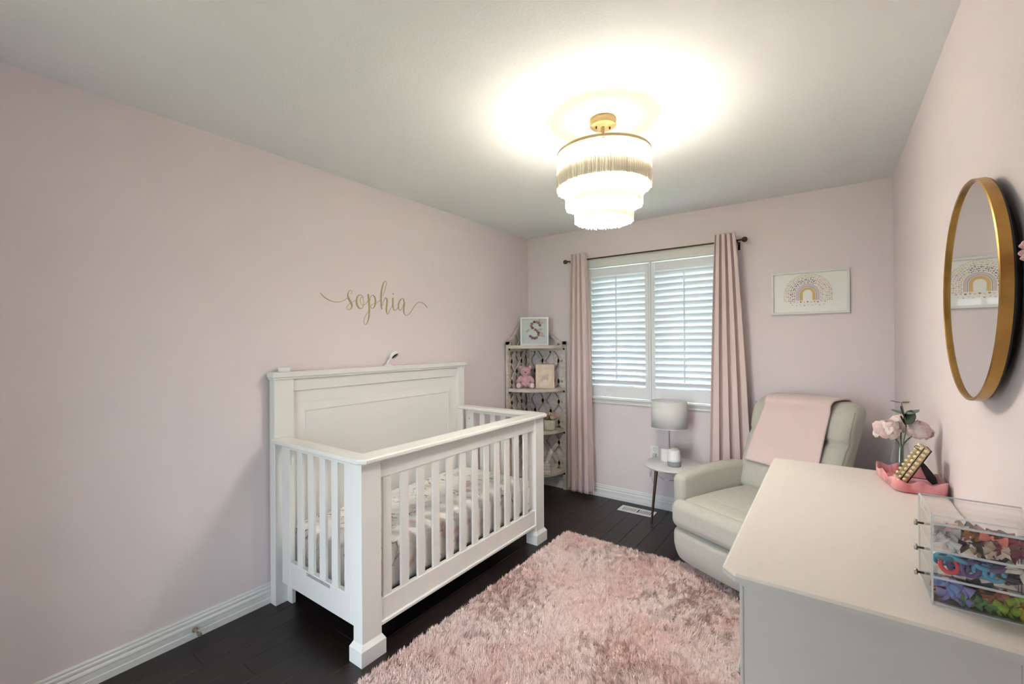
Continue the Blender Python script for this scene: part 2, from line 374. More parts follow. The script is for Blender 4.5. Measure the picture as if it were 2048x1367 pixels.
# ------------------------------------------------------------------ crib
crib = thing('crib', 'white wooden crib with slatted sides and tall panelled headboard', 'crib', (0.42, -1.81, 0))
def cb(name, *a, bev=0.002): return bx(name, M_CRIB, crib, *a, bev=bev)
YN, YFAR = -2.555, -1.05
cb('headboard_post', 0.017, 0.072, YN, YN + 0.105, 0, 1.206); cb('headboard_post', 0.017, 0.072, YFAR - 0.075, YFAR, 0, 1.206)
b = MB(); b.box(0.020, 0.048, YN + 0.1, YFAR - 0.07, 0.20, 1.20)                      # recessed field board
b.box(0.048, 0.060, YN + 0.105, YFAR - 0.075, 1.135, 1.206, 0.002)                    # top rail
# raised panel with mitred bevel
o0 = [(-2.425, 0.30), (-1.170, 0.30), (-1.170, 1.062), (-2.425, 1.062)]; o1 = [(-2.372, 0.35), (-1.222, 0.35), (-1.222, 1.012), (-2.372, 1.012)]
o2 = [(-2.378, 0.344), (-1.216, 0.344), (-1.216, 1.018), (-2.378, 1.018)]
vs = [(0.0485, y, z) for y, z in o0] + [(0.0545, y, z) for y, z in o2] + [(0.0500, y, z) for y, z in o1]
fs = []
for k0 in (0, 4):
    for i in range(4): fs.append((k0 + i, k0 + (i + 1) % 4, k0 + 4 + (i + 1) % 4, k0 + 4 + i))
fs.append((8, 9, 10, 11)); b.add(vs, fs)
b.build('headboard_panel', M_CRIB, crib)
b = MB(); b.box(0.012, 0.088, YN - 0.012, YFAR + 0.012, 1.214, 1.244, 0.004); b.box(0.014, 0.080, YN - 0.006, YFAR + 0.006, 1.204, 1.215, 0.002); b.build('headboard_cap', M_CRIB, crib)
for ys in (YN + 0.063, YFAR - 0.063 - 0.022):
    cb('back_stile', 0.0725, 0.120, ys, ys + 0.022, 0, 0.872)
for yn, sg in ((YN, 1), (YFAR, -1)):
    yo, yi = yn + sg * 0.0, yn + sg * 0.105
    cb('corner_post', 0.760, 0.822, min(yo, yi), max(yo, yi), 0.05, 0.87)
    a, c = sorted((yo - sg * 0.013, yi + sg * 0.012))
    b = MB(); b.box(0.748, 0.837, a, c, 0.0, 0.066)
    q = [(0.748, a), (0.837, a), (0.837, c), (0.748, c)]; p2 = [(0.760, min(yo, yi)), (0.822, min(yo, yi)), (0.822, max(yo, yi)), (0.760, max(yo, yi))]
    vs = [(x_, y_, 0.066) for x_, y_ in q] + [(x_, y_, 0.088) for x_, y_ in p2]
    b.add(vs, [(i, (i + 1) % 4, 4 + (i + 1) % 4, 4 + i) for i in range(4)] + [(4, 5, 6, 7)]); b.build('foot_block', M_CRIB, crib)
    # end panel
    e0, e1 = sorted((yn + sg * 0.012, yn + sg * 0.040))
    cb('end_stile', 0.120, 0.200, e0, e1, 0.138, 0.872); cb('end_stile', 0.722, 0.761, e0, e1, 0.138, 0.872)
    cb('end_bottom_rail', 0.200, 0.722, e0, e1, 0.138, 0.267); cb('end_top_rail', 0.200, 0.722, e0, e1, 0.848, 0.872)
    for i in range(5):
        xc = 0.284 + i * 0.1035 * 0.985
        cb('slat', xc - 0.025, xc + 0.025, (e0 + e1) / 2 - 0.008, (e0 + e1) / 2 + 0.008, 0.262, 0.852)
cb('front_top_rail', 0.790, 0.812, YN + 0.10, YFAR - 0.10, 0.785, 0.872)
b = MB(); b.box(0.787, 0.813, YN + 0.10, YFAR - 0.10, 0.135, 0.235, 0.002); b.box(0.785, 0.822, YN + 0.104, YFAR - 0.104, 0.118, 0.137, 0.004); b.build('front_bottom_rail', M_CRIB, crib)
for i in range(12):
    yc = -2.404 + i * (2.404 - 1.255) / 11
    cb('slat', 0.793, 0.807, yc - 0.0245, yc + 0.0245, 0.228, 0.79)
out = [(0.074, -2.578), (0.822, -2.578), (0.852, -2.548), (0.852, -1.056), (0.822, -1.026), (0.074, -1.026), (0.074, -1.120), (0.742, -1.120), (0.742, -2.486), (0.074, -2.486)]
def inset(pts, d):
    n = len(pts); r = []
    for i in range(n):
        p0, p1, p2 = Vector(pts[i - 1]), Vector(pts[i]), Vector(pts[(i + 1) % n])
        d1 = (p1 - p0).normalized(); d2 = (p2 - p1).normalized(); n1 = Vector((-d1.y, d1.x)); n2 = Vector((-d2.y, d2.x))
        m = (n1 + n2); m = m / m.dot(n1); r.append(tuple(p1 + m * d))
    return r
b = MB(); ins = inset(out, 0.006); n = len(out)
vs = [(x_, y_, 0.871) for x_, y_ in ins] + [(x_, y_, 0.877) for x_, y_ in out] + [(x_, y_, 0.889) for x_, y_ in out] + [(x_, y_, 0.895) for x_, y_ in ins]
fs = [(k * n + i, k * n + (i + 1) % n, (k + 1) * n + (i + 1) % n, (k + 1) * n + i) for k in range(3) for i in range(n)] + [tuple(range(n))[::-1], tuple(range(3 * n, 4 * n))]
b.add(vs, fs); b.build('top_cap_rail', M_CRIB, crib)
bx('mattress_support', mat('dark_support', (40, 36, 34), 0.7), crib, 0.075, 0.785, -2.50, -1.10, 0.175, 0.199)
for yy in (-2.545, -1.06):
    b = MB(); b.lathe([(0.006, 0), (0.006, 0.003), (0.0, 0.0045)], n=10, M=Matrix.Translation((0.16, yy + (0.03 if yy < -2 else -0.03), 0.80)) @ Matrix.Rotation(-PI / 2 if yy < -2 else PI / 2, 4, 'X'))
    b.build('bolt_head', M_CHROME, crib)
bx('warning_sticker', mat('printed_sticker', (190, 188, 182), 0.5, rgb2=(150, 150, 148), vscale=120), crib, 0.36, 0.56, -2.5445, -2.543, 0.247, 0.262, 0)
# ---- mattress with floral sheet
def floral():
    m = bpy.data.materials.new('floral_cotton_sheet'); m.use_nodes = True; nt = m.node_tree; N = nt.nodes; L = nt.links; bs = N['Principled BSDF']; bs.inputs['Roughness'].default_value = 0.9
    tc = N.new('ShaderNodeTexCoord')
    nz = N.new('ShaderNodeTexNoise'); nz.inputs['Scale'].default_value = 14; L.new(tc.outputs['Object'], nz.inputs['Vector'])
    mixv = N.new('ShaderNodeMix'); mixv.data_type = 'VECTOR'; mixv.inputs['Factor'].default_value = 0.10; L.new(tc.outputs['Object'], mixv.inputs[4]); L.new(nz.outputs['Color'], mixv.inputs[5])
    def vor(scale, feat):
        v = N.new('ShaderNodeTexVoronoi'); v.inputs['Scale'].default_value = scale; v.feature = feat; L.new(mixv.outputs[1], v.inputs['Vector']); return v
    def ramp(src, a, b_):
        r = N.new('ShaderNodeMapRange'); r.inputs['From Min'].default_value = a; r.inputs['From Max'].default_value = b_; L.new(src, r.inputs['Value']); return r.outputs['Result']
    def mixc(f, A, Bc):
        x_ = N.new('ShaderNodeMix'); x_.data_type = 'RGBA'; L.new(f, x_.inputs['Factor'])
        if isinstance(A, tuple): x_.inputs['A'].default_value = A
        else: L.new(A, x_.inputs['A'])
        x_.inputs['B'].default_value = Bc; return x_.outputs['Result']
    def mul(a, b_):
        x_ = N.new('ShaderNodeMath'); x_.operation = 'MULTIPLY'; L.new(a, x_.inputs[0]); L.new(b_, x_.inputs[1]); return x_.outputs[0]
    big = N.new('ShaderNodeTexNoise'); big.inputs['Scale'].default_value = 9; L.new(tc.outputs['Object'], big.inputs['Vector'])
    v1 = vor(7, 'F1'); blo = ramp(v1.outputs['Distance'], 0.40, 0.26)
    c = mixc(mul(blo, ramp(big.outputs['Fac'], 0.42, 0.55)), lin((250, 247, 243)) + (1,), lin((230, 204, 200)) + (1,))
    v2 = vor(10, 'F1'); c = mixc(mul(ramp(v2.outputs['Distance'], 0.32, 0.2), ramp(big.outputs['Fac'], 0.47, 0.40)), c, lin((206, 178, 184)) + (1,))
    v3 = vor(15, 'DISTANCE_TO_EDGE'); n3 = N.new('ShaderNodeTexNoise'); n3.inputs['Scale'].default_value = 7; L.new(mixv.outputs[1], n3.inputs['Vector'])
    c = mixc(mul(ramp(v3.outputs['Distance'], 0.05, 0.02), ramp(n3.outputs['Fac'], 0.54, 0.60)), c, lin((136, 128, 128)) + (1,))
    L.new(c, bs.inputs['Base Color'])
    return m
def mat_fn(x_, y_, z_):
    if z_ > 0.0:
        k = (z_ / 0.115)
        z_ += k * (0.008 * noise.noise((x_ * 9, y_ * 26, 1)) + 0.004 * noise.noise((x_ * 20, y_ * 60, 5)))
    e = 0.004 * noise.noise((x_ * 30, y_ * 30, z_ * 12)); return (x_ + e * (1 if x_ > 0 else -1), y_ + e, z_)
b = MB(); b.soft((0.437, -1.803, 0.318), (0.330, 0.690, 0.118), 0.05, (26, 60, 8), mat_fn)
tag(b.build('crib_mattress', floral()), 'crib mattress in a wrinkled white sheet with pink floral print', 'mattress')
# ---- monitor and disc on the headboard cap
t = thing('baby_monitor_camera', 'small white camera on an angled stand atop the crib headboard', 'camera', (0.05, -1.79, 1.244))
b = MB(); b.lathe([(0.030, 0), (0.030, 0.003), (0.022, 0.008), (0.010, 0.014), (0.0, 0.016)], (0.05, -1.79, 1.244), 24); b.build('base', M_WHITE, t)
b = MB(); b.tube([(0.05, -1.795, 1.252), (0.05, -1.793, 1.268), (0.052, -1.782, 1.283), (0.055, -1.768, 1.296)], 0.0065, 10); b.build('neck', M_WHITE, t)
A = Vector((0.60, 0.22, -0.72)).normalized(); Mh = Matrix.Translation((0.058, -1.746, 1.316)) @ A.to_track_quat('Z', 'Y').to_matrix().to_4x4()
b = MB(); b.lathe([(0.0, -0.020), (0.018, -0.017), (0.033, -0.006), (0.036, 0.004), (0.031, 0.010), (0.029, 0.010)], n=28, M=Mh); hd = b.build('head', M_WHITE, t)
b = MB(); b.lathe([(0.0255, 0.008), (0.025, 0.0112), (0.0, 0.0125)], n=24, M=Mh); b.build('lens', mat('black_glass', (8, 8, 9), 0.1), hd)
b = MB(); b.lathe([(0.031, 0), (0.033, 0.004), (0.033, 0.022), (0.030, 0.026), (0.0, 0.027)], (0.052, -2.49, 1.244), 28)
tag(b.build('plastic_disc', M_WHITE), 'round white plastic puck atop the crib headboard', 'puck')

# ------------------------------------------------------------------ gold cursive name on the wall
DEC = [[(-2250, 1702, 3.8), (-2233, 1686, 6.6), (-2208, 1669, 7.5), (-2174, 1657, 5.6), (-2140, 1654, 4.2), (-2105, 1661, 3.8), (-2078, 1675, 3.8), (-2060, 1690, 3.8)], [(-2041, 1712, 2.8), (-2032, 1727, 2.8), (-2041, 1736, 3.3), (-2055, 1727, 6.6), (-2062, 1704, 12.2), (-2055, 1680, 16.9), (-2042, 1661, 18.8), (-2033, 1642, 16.0), (-2037, 1621, 7.5), (-2054, 1610, 3.8), (-2069, 1617, 3.3), (-2067, 1633, 2.8), (-2051, 1649, 2.8), (-2023, 1665, 2.8), (-2000, 1679, 3.8)], [(-1950, 1693, 2.8), (-1954, 1707, 3.3), (-1966, 1712, 4.2), (-1986, 1706, 7.5), (-1997, 1685, 14.1), (-1998, 1656, 18.8), (-1986, 1632, 16.0), (-1967, 1623, 6.6), (-1950, 1639, 3.8), (-1944, 1664, 3.3), (-1950, 1689, 2.8), (-1962, 1700, 2.8), (-1971, 1683, 2.8), (-1967, 1658, 2.8), (-1948, 1647, 3.3), (-1928, 1657, 3.3), (-1912, 1679, 3.8)], [(-1910, 1723, 16.9), (-1907, 1692, 17.8), (-1903, 1650, 16.9), (-1903, 1608, 15.0), (-1906, 1570, 12.2), (-1917, 1536, 6.6), (-1931, 1521, 3.8), (-1944, 1531, 3.3), (-1943, 1552, 2.8), (-1929, 1582, 2.8), (-1911, 1606, 2.8)], [(-1898, 1680, 3.3), (-1888, 1710, 3.8), (-1873, 1718, 6.6), (-1858, 1704, 13.2), (-1853, 1675, 15.0), (-1861, 1644, 11.3), (-1876, 1630, 5.6), (-1889, 1636, 3.3), (-1886, 1651, 2.8), (-1868, 1661, 2.8), (-1843, 1669, 2.8), (-1817, 1688, 3.3)], [(-1796, 1718, 2.8), (-1779, 1750, 3.3), (-1766, 1790, 3.3), (-1760, 1815, 3.3), (-1771, 1824, 3.8), (-1787, 1805, 8.5), (-1800, 1765, 14.1), (-1807, 1721, 16.0), (-1807, 1678, 16.0), (-1804, 1644, 13.2), (-1799, 1627, 6.6)], [(-1797, 1653, 2.8), (-1785, 1688, 3.8), (-1769, 1709, 7.5), (-1757, 1695, 15.0), (-1760, 1660, 16.0), (-1764, 1629, 15.0), (-1759, 1603, 7.5), (-1748, 1599, 3.8), (-1737, 1621, 2.8), (-1714, 1658, 2.8)], [(-1707, 1714, 13.2), (-1708, 1685, 15.0), (-1707, 1654, 14.1), (-1699, 1630, 6.6), (-1685, 1628, 3.8), (-1668, 1641, 3.3), (-1657, 1657, 3.3)], [(-1705, 1747, 4.7), (-1704, 1742, 10.3), (-1703, 1736, 5.6)], [(-1613, 1715, 4.7), (-1631, 1713, 6.6), (-1651, 1689, 12.2), (-1658, 1662, 13.2), (-1654, 1637, 7.5), (-1640, 1631, 4.7), (-1622, 1650, 3.8), (-1611, 1683, 3.8)], [(-1614, 1715, 7.5), (-1605, 1683, 14.1), (-1609, 1651, 14.1), (-1611, 1624, 11.3), (-1602, 1602, 5.6), (-1582, 1597, 4.2), (-1555, 1613, 4.2), (-1519, 1657, 4.2), (-1488, 1689, 4.2), (-1457, 1701, 4.2), (-1419, 1694, 4.7), (-1380, 1663, 5.6)]]
b = MB()
for si, s in enumerate(DEC):
    p = crom(s, 7); x0 = 0.0012 + 0.0001 * si; L_ = []; R_ = []
    for i, (yy, zz, w) in enumerate(p):
        a = p[max(i - 1, 0)]; c = p[min(i + 1, len(p) - 1)]; d = Vector((c[0] - a[0], c[1] - a[1])); d.normalize(); nn = Vector((-d.y, d.x)) * (w * 0.72 + 0.6) / 2
        L_.append((yy + nn.x, zz + nn.y)); R_.append((yy - nn.x, zz - nn.y))
    n = len(p)
    vs = [(xx, a / 1000, q / 1000) for xx in (x0, 0.0) for a, q in L_ + R_]
    fs = []
    for i in range(n - 1):
        fs += [(i, i + 1, n + i + 1, n + i), (i, 2 * n + i, 2 * n + i + 1, i + 1), (n + i, n + i + 1, 3 * n + i + 1, 3 * n + i)]
    b.add(vs, fs)
tag(b.build('name_decal', mat('matte_gold_vinyl', (186, 172, 128), 0.45, 0.25, rgb2=(176, 156, 104), vscale=3)), 'gold cursive name decal on the pink wall above the crib', 'wall decal')

# ------------------------------------------------------------------ corner shelf
cs = thing('corner_shelf', 'weathered grey wooden corner shelf unit with lattice sides', 'shelf', (0.2, -0.2, 0))
SH = [1.370, 0.968, 0.580, 0.192]
def ogee(d):   # top contour of the side panel: d = distance from the corner 0..0.40
    t = max(0.0, min(1.0, (d - 0.03) / 0.37)); return 1.405 + 0.245 * (0.5 + 0.5 * math.cos(PI * t)) ** 0.9
def panel(axis):
    # local: u along the wall away from the corner, w into the room
    def Mx(u, w, z): return (0.018 + w, -0.018 - u, z) if axis == 'y' else (0.018 + u, -0.018 - w, z)
    LU = 0.392 if axis == 'y' else 0.425
    def piece(name, poly, w0, w1, par):
        b = MB(); n = len(poly); vs = [Mx(u, w, z) for w in (w0, w1) for u, z in poly]
        b.add(vs, [tuple(range(n)), tuple(range(2 * n - 1, n - 1, -1))] + [(i, n + i, n + (i + 1) % n, (i + 1) % n) for i in range(n)])
        bm = bmesh.new(); me = b.mesh(name, M_SHELF); bm.from_mesh(me); bmesh.ops.recalc_face_normals(bm, faces=bm.faces[:]); bm.to_mesh(me); bm.free()
        return link(name, me, par)
    fr = piece('side_panel', [(0.0, 0.0), (0.035, 0.0), (0.035, 1.64), (0.0, 1.65)], 0.0, 0.020, cs)
    piece('stile', [(LU - 0.032, 0), (LU, 0), (LU, 1.405), (LU - 0.032, 1.412)], 0.0, 0.020, fr)
    us = [0.03 + (LU - 0.03) * i / 24 for i in range(25)]
    piece('arched_rail', [(u, ogee(u) - 0.03) for u in us] + [(u, ogee(u)) for u in us[::-1]], 0.0, 0.020, fr)
    for z in SH: piece('rail', [(0.034, z - 0.055), (LU - 0.03, z - 0.055), (LU - 0.03, z - 0.025), (0.034, z - 0.025)], 0.002, 0.018, fr)
    nS = 4; cw = (LU - 0.067) / nS
    tops = [1.60] + [z - 0.055 for z in SH[:-1]]; bots = [SH[0] - 0.01] + [z - 0.01 for z in SH[1:]]
    for si in range(4):
        for k in range(nS + 1):
            uc = 0.035 + cw * k; pts = []
            for q in range(41):
                z = bots[si] + (tops[si] - bots[si]) * q / 40
                ph = (z / 0.195) * 2 * PI
                tri = math.asin(math.sin(ph) * 0.97) / (PI / 2)
                wv = 0.75 * tri + 0.25 * math.sin(ph) - 0.10 * math.sin(3 * ph)
                u = uc + (1 if k % 2 else -1) * cw * 0.46 * wv
                if si == 0 and z > ogee(u) - 0.02: continue
                pts.append((u, z))
            hw = 0.0185
            if len(pts) < 4: continue
            Lp = []; Rp = []
            for i in range(len(pts)):
                a = pts[max(i - 1, 0)]; c = pts[min(i + 1, len(pts) - 1)]; d = Vector((c[0] - a[0], c[1] - a[1])); d.normalize()
                Lp.append((min(max(pts[i][0] - d.y * hw, 0.02), LU - 0.01), pts[i][1] + d.x * hw)); Rp.append((min(max(pts[i][0] + d.y * hw, 0.02), LU - 0.01), pts[i][1] - d.x * hw))
            b = MB(); n = len(pts); vs = [Mx(u, w, z) for w in (0.004, 0.016) for u, z in Lp + Rp]; m2 = 2 * n; fs = []
            for i in range(n - 1):
                fs += [(i, n + i, n + i + 1, i + 1), (m2 + i, m2 + i + 1, m2 + n + i + 1, m2 + n + i), (i, i + 1, m2 + i + 1, m2 + i), (n + i, m2 + n + i, m2 + n + i + 1, n + i + 1)]
            b.add(vs, fs); b.build('lattice_strip', M_SHELF, fr)
panel('y'); panel('x')
for z in SH:
    arc = [(0.040, -0.040)]
    for q in range(17):
        a = PI / 2 * q / 16; arc.append((0.040 + 0.392 * math.sin(a) ** 0.9 if q else 0.040, -0.040 - 0.362 * math.cos(a) ** 0.9 if q < 16 else -0.040))
    b = MB(); b.prism(arc, z - 0.028, z); b.build('shelf_board', M_SHELF, cs)
b = MB()
for z in SH:
    b.box(0.425, 0.437, -0.050, -0.038, z - 0.045, z - 0.029, 0.001); b.box(0.038, 0.050, -0.392, -0.380, z - 0.045, z - 0.029, 0.001)
b.build('hinge', M_BLACK, cs)

# ---- letter frame on top
ang = math.atan2(-0.62, -0.78)
lf = thing('letter_frame', 'white square box frame with a floral letter, on the corner shelf top', 'picture frame', (0.205, -0.205, 1.3702), math.radians(34))
def lb(name, m, *a, bev=0.001, par=None): return bx(name, m, par or lf, *a, bev=bev, loc=True)
S_ = 0.133
b = MB(); b.box(-S_, S_, -0.015, 0.015, 0, 0.016, 0.001); b.box(-S_, S_, -0.015, 0.015, 0.250, 0.266, 0.001); b.box(-S_, -S_ + 0.016, -0.015, 0.015, 0.016, 0.250, 0.001); b.box(S_ - 0.016, S_, -0.015, 0.015, 0.016, 0.250, 0.001)
local(b.build('frame', M_WHITE, lf)); lb('backing', mat('paper_white', (226, 231, 227), 0.9), -S_ + 0.016, S_ - 0.016, 0.006, 0.013, 0.016, 0.250, bev=0)
spts = crom([(0.052, 0.190), (0.038, 0.212), (0.010, 0.222), (-0.018, 0.210), (-0.028, 0.182), (-0.010, 0.156), (0.018, 0.142), (0.038, 0.118), (0.034, 0.088), (0.012, 0.068), (-0.018, 0.070), (-0.040, 0.086)], 3)
acc = [0]
for i in range(1, len(spts)): acc.append(acc[-1] + math.dist(spts[i], spts[i - 1]))
rcol = [mat('rose_mauve', (168, 112, 112), 0.8), mat('rose_dusty', (196, 140, 130), 0.8), mat('rose_peach', (206, 160, 140), 0.8)]
rme = []
for m in rcol:
    b = MB()
    for k, (rr, hh) in enumerate([(0.0135, 0.004), (0.0100, 0.007), (0.0062, 0.0095), (0.0030, 0.0105)]):
        nn = 8; vs = [(rr * (1 + 0.12 * math.cos(4 * a + k)) * math.cos(a), -hh + 0.002 * math.sin(4 * a + k * 1.3), rr * (1 + 0.12 * math.cos(4 * a + k)) * math.sin(a)) for a in [2 * PI * i / nn for i in range(nn)]] + [(0.7 * rr * math.cos(a), 0.0, 0.7 * rr * math.sin(a)) for a in [2 * PI * i / nn for i in range(nn)]] + [(0, -hh + 0.003, 0)]
        b.add(vs, [(i, (i + 1) % nn, nn + (i + 1) % nn, nn + i) for i in range(nn)] + [(i, 2 * nn, (i + 1) % nn) for i in range(nn)], 0, True)
    rme.append(b.mesh('rosette', m))
nr = 15
for k in range(nr):
    d = acc[-1] * k / (nr - 1); i = min(range(len(acc)), key=lambda q: abs(acc[q] - d))
    o = local(link('rosette', rme[k % 3], lf)); o.location = (spts[i][0], 0.006, spts[i][1]); o.rotation_euler = (0, random.uniform(0, 6), 0)
leafp = mat('pale_leaf', (206, 200, 190), 0.9); leafq = mat('blush_leaf', (222, 194, 186), 0.9)
for (x_, z_, a, m) in [(0.075, 0.212, 0.1, leafq), (0.060, 0.150, 0.15, leafp), (0.072, 0.112, -0.6, leafq), (-0.060, 0.140, 0.8, leafp), (0.078, 0.088, -0.2, leafq), (0.045, 0.226, 1.2, leafq)]:
    b = MB(); pts = [(0.026 * math.cos(q), 0.008 * math.sin(q) * (1.2 - 0.6 * math.cos(q))) for q in [2 * PI * i / 10 for i in range(10)]]
    b.add([(x_ + u * math.cos(a) - v * math.sin(a), 0.0045 + 0.0012 * (i % 2), z_ + u * math.sin(a) + v * math.cos(a)) for i, (u, v) in enumerate(pts)], [tuple(range(10))]); local(b.build('leaf', m, lf))
lb('glass', M_GLASS, -S_ + 0.016, S_ - 0.016, -0.011, -0.009, 0.016, 0.250, bev=0)

# ---- teddy bear
def remeshed(mb, name, m, vox, parent, smooth=6):
    me = mb.mesh(name + '_raw', m); o = bpy.data.objects.new(name + '_raw', me); COL.objects.link(o)
    r = o.modifiers.new('r', 'REMESH'); r.mode = 'VOXEL'; r.voxel_size = vox
    s = o.modifiers.new('s', 'SMOOTH'); s.iterations = smooth; s.factor = 0.5
    dg = bpy.context.evaluated_depsgraph_get(); nm = bpy.data.meshes.new_from_object(o.evaluated_get(dg)); nm.name = name
    bpy.data.objects.remove(o); nm.materials.clear(); nm.materials.append(m)
    for p in nm.polygons: p.use_smooth = True
    return local(link(name, nm, parent))
br = thing('teddy_bear', 'small pink plush teddy bear sitting on the corner shelf', 'teddy bear', (0.128, -0.245, 0.9682), math.radians(33))
M_BEAR = mat('pink_plush', (226, 178, 184), 0.95, bump=0.5, bscale=500, sheen=0.4); M_BEAR2 = mat('pale_plush', (236, 214, 214), 0.95, bump=0.5, bscale=500, sheen=0.4)
b = MB(); b.ellipsoid((0, 0.005, 0.062), (0.046, 0.042, 0.062)); b.ellipsoid((0, -0.004, 0.155), (0.052, 0.045, 0.045))
for s in (-1, 1):
    b.ellipsoid((s * 0.043, 0.006, 0.193), (0.018, 0.010, 0.018)); b.ellipsoid((s * 0.058, -0.010, 0.078), (0.021, 0.022, 0.046), M=Matrix.Rotation(s * -0.55, 3, 'Y') @ Matrix.Rotation(0.3, 3, 'X'))
    b.ellipsoid((s * 0.050, -0.045, 0.026), (0.026, 0.048, 0.026), M=Matrix.Rotation(s * 0.35, 3, 'Z'))
b.ellipsoid((0, -0.040, 0.143), (0.024, 0.018, 0.019))
remeshed(b, 'plush_body', M_BEAR, 0.0035, br)
for s in (-1, 1):
    b = MB(); b.ellipsoid((s * 0.064, -0.087, 0.028), (0.023, 0.007, 0.025), M=Matrix.Rotation(s * 0.35, 3, 'Z')); local(b.build('foot_pad', M_BEAR2, br))
    b = MB(); b.tube([(s * 0.020 - 0.008, -0.0475, 0.166), (s * 0.020, -0.0485, 0.163), (s * 0.020 + 0.008, -0.0475, 0.166)], 0.0014, 6); local(b.build('stitched_eye', M_BLACK, br))
b = MB(); b.ellipsoid((0, -0.058, 0.150), (0.007, 0.005, 0.0055), 12, 8); local(b.build('nose', M_BLACK, br))
# ---- gift card frame
gb = thing('gift_box', 'blush and gold keepsake box with a window card, on the corner shelf', 'gift box', (0.300, -0.172, 0.9682), math.radians(31))
M_GB = mat('blush_gold_card', (226, 200, 182), 0.45, rgb2=(232, 212, 196), vscale=25); M_CREAM = mat('cream_card', (238, 226, 206), 0.6, rgb2=(228, 208, 186), vscale=18)
bx('box', M_GB, gb, -0.088, 0.088, -0.020, 0.020, 0, 0.222, 0.002, True)
wd = bx('window_card', M_CREAM, gb, -0.055, 0.066, -0.0225, -0.020, 0.012, 0.180, 0.0008, True)
b = MB()
for x0, x1, z0, z1 in ((-0.058, -0.052, 0.01, 0.183), (0.063, 0.069, 0.01, 0.183), (-0.058, 0.069, 0.18, 0.186)): b.box(x0, x1, -0.0240, -0.0225, z0, z1)
local(b.build('gold_border', mat('foil', (232, 206, 150), 0.35, 0.5), wd))
b = MB()
for (x_, z_, r_) in [(-0.01, 0.10, 0.02), (0.02, 0.118, 0.016), (0.018, 0.09, 0.014), (-0.028, 0.075, 0.012)]:
    b.add([(x_ + r_ * (1 + 0.3 * math.cos(5 * a)) * math.cos(a), -0.0229, z_ + r_ * (1 + 0.3 * math.cos(5 * a)) * math.sin(a)) for a in [2 * PI * i / 30 for i in range(30)]], [tuple(range(30))])
local(b.build('printed_blossom', mat('print_rose', (216, 190, 178), 0.7), wd))
b = MB(); b.lathe([(0.008, 0), (0.008, 0.002), (0, 0.003)], n=16, M=Matrix.Translation((0.004, -0.020, 0.196)) @ Matrix.Rotation(PI / 2, 4, 'X')); local(b.build('pearl_button', M_WHITE, gb))
# ---- potted roses
pp = thing('rose_pot', 'white textured pot of pale pink roses on the corner shelf', 'flower pot', (0.352, -0.180, 0.5802))
b = MB(); b.lathe([(0.042, 0), (0.050, 0.02), (0.056, 0.06), (0.055, 0.095), (0.052, 0.100), (0.049, 0.097), (0.049, 0.085), (0.0, 0.083)], n=28); local(b.build('pot', mat('white_embossed_ceramic', (214, 208, 196), 0.6, bump=0.8, bscale=90, var=0.1, vscale=60), pp))
M_ROSE = [mat('rose_blush', (238, 204, 198), 0.85), mat('rose_cream', (240, 226, 208), 0.85)]
def rose(r, m):
    b = MB()
    for ring_, (n_, rad, tilt_, sz) in enumerate([(3, 0.20, 0.15, 0.62), (5, 0.42, 0.45, 0.72), (6, 0.66, 0.85, 0.80), (7, 0.85, 1.25, 0.82)]):
        for i in range(n_):
            a = 2 * PI * i / n_ + ring_ * 0.7
            def fn(u, v):
                t_ = (u - 0.5) * 2; w = sz * r * (0.35 + 0.65 * math.sin(PI * min(v * 0.62 + 0.12, 1))); out_ = rad * r * (0.25 + 0.75 * v) * (0.6 + 0.4 * tilt_) + 0.12 * r * v ** 3 * tilt_
                z_ = sz * r * 1.25 * v * math.cos(tilt_ * 0.75) - 0.1 * r * ring_
                p = Vector((out_ - 0.18 * r * t_ * t_, w * t_ * 0.75, z_)); return Matrix.Rotation(a, 3, 'Z') @ p
            b.grid(fn, 4, 4)
    return b.mesh('rose_bloom', m)
R1 = rose(0.036, M_ROSE[0]); R2 = rose(0.032, M_ROSE[1])
for (x_, y_, z_, me, tx, ty) in [(-0.028, -0.026, 0.118, R1, 0.6, -0.5), (0.036, -0.020, 0.112, R2, 0.5, 0.6), (0.0, 0.028, 0.125, R1, -0.5, 0), (-0.045, 0.015, 0.110, R2, 0, -0.8), (0.045, 0.022, 0.118, R1, -0.2, 0.6), (0.004, -0.004, 0.138, R2, 0.2, 0.0)]:
    o = local(link('rose_bloom', me, pp)); o.location = (x_, y_, z_); o.rotation_euler = (tx, ty, random.uniform(0, 3))
M_LEAF = mat('dull_green_leaf', (134, 138, 112), 0.7)
b = MB()
for i in range(9):
    a = i * 0.7; b.grid(lambda u, v: Vector((math.cos(a), math.sin(a), 0)) * (0.03 + 0.035 * v) + Vector((-math.sin(a), math.cos(a), 0)) * (u - 0.5) * 0.026 * math.sin(PI * (0.1 + 0.85 * v)) + Vector((0, 0, 0.088 + 0.02 * math.sin(2 * v))), 2, 4)
local(b.build('leaves', M_LEAF, pp))
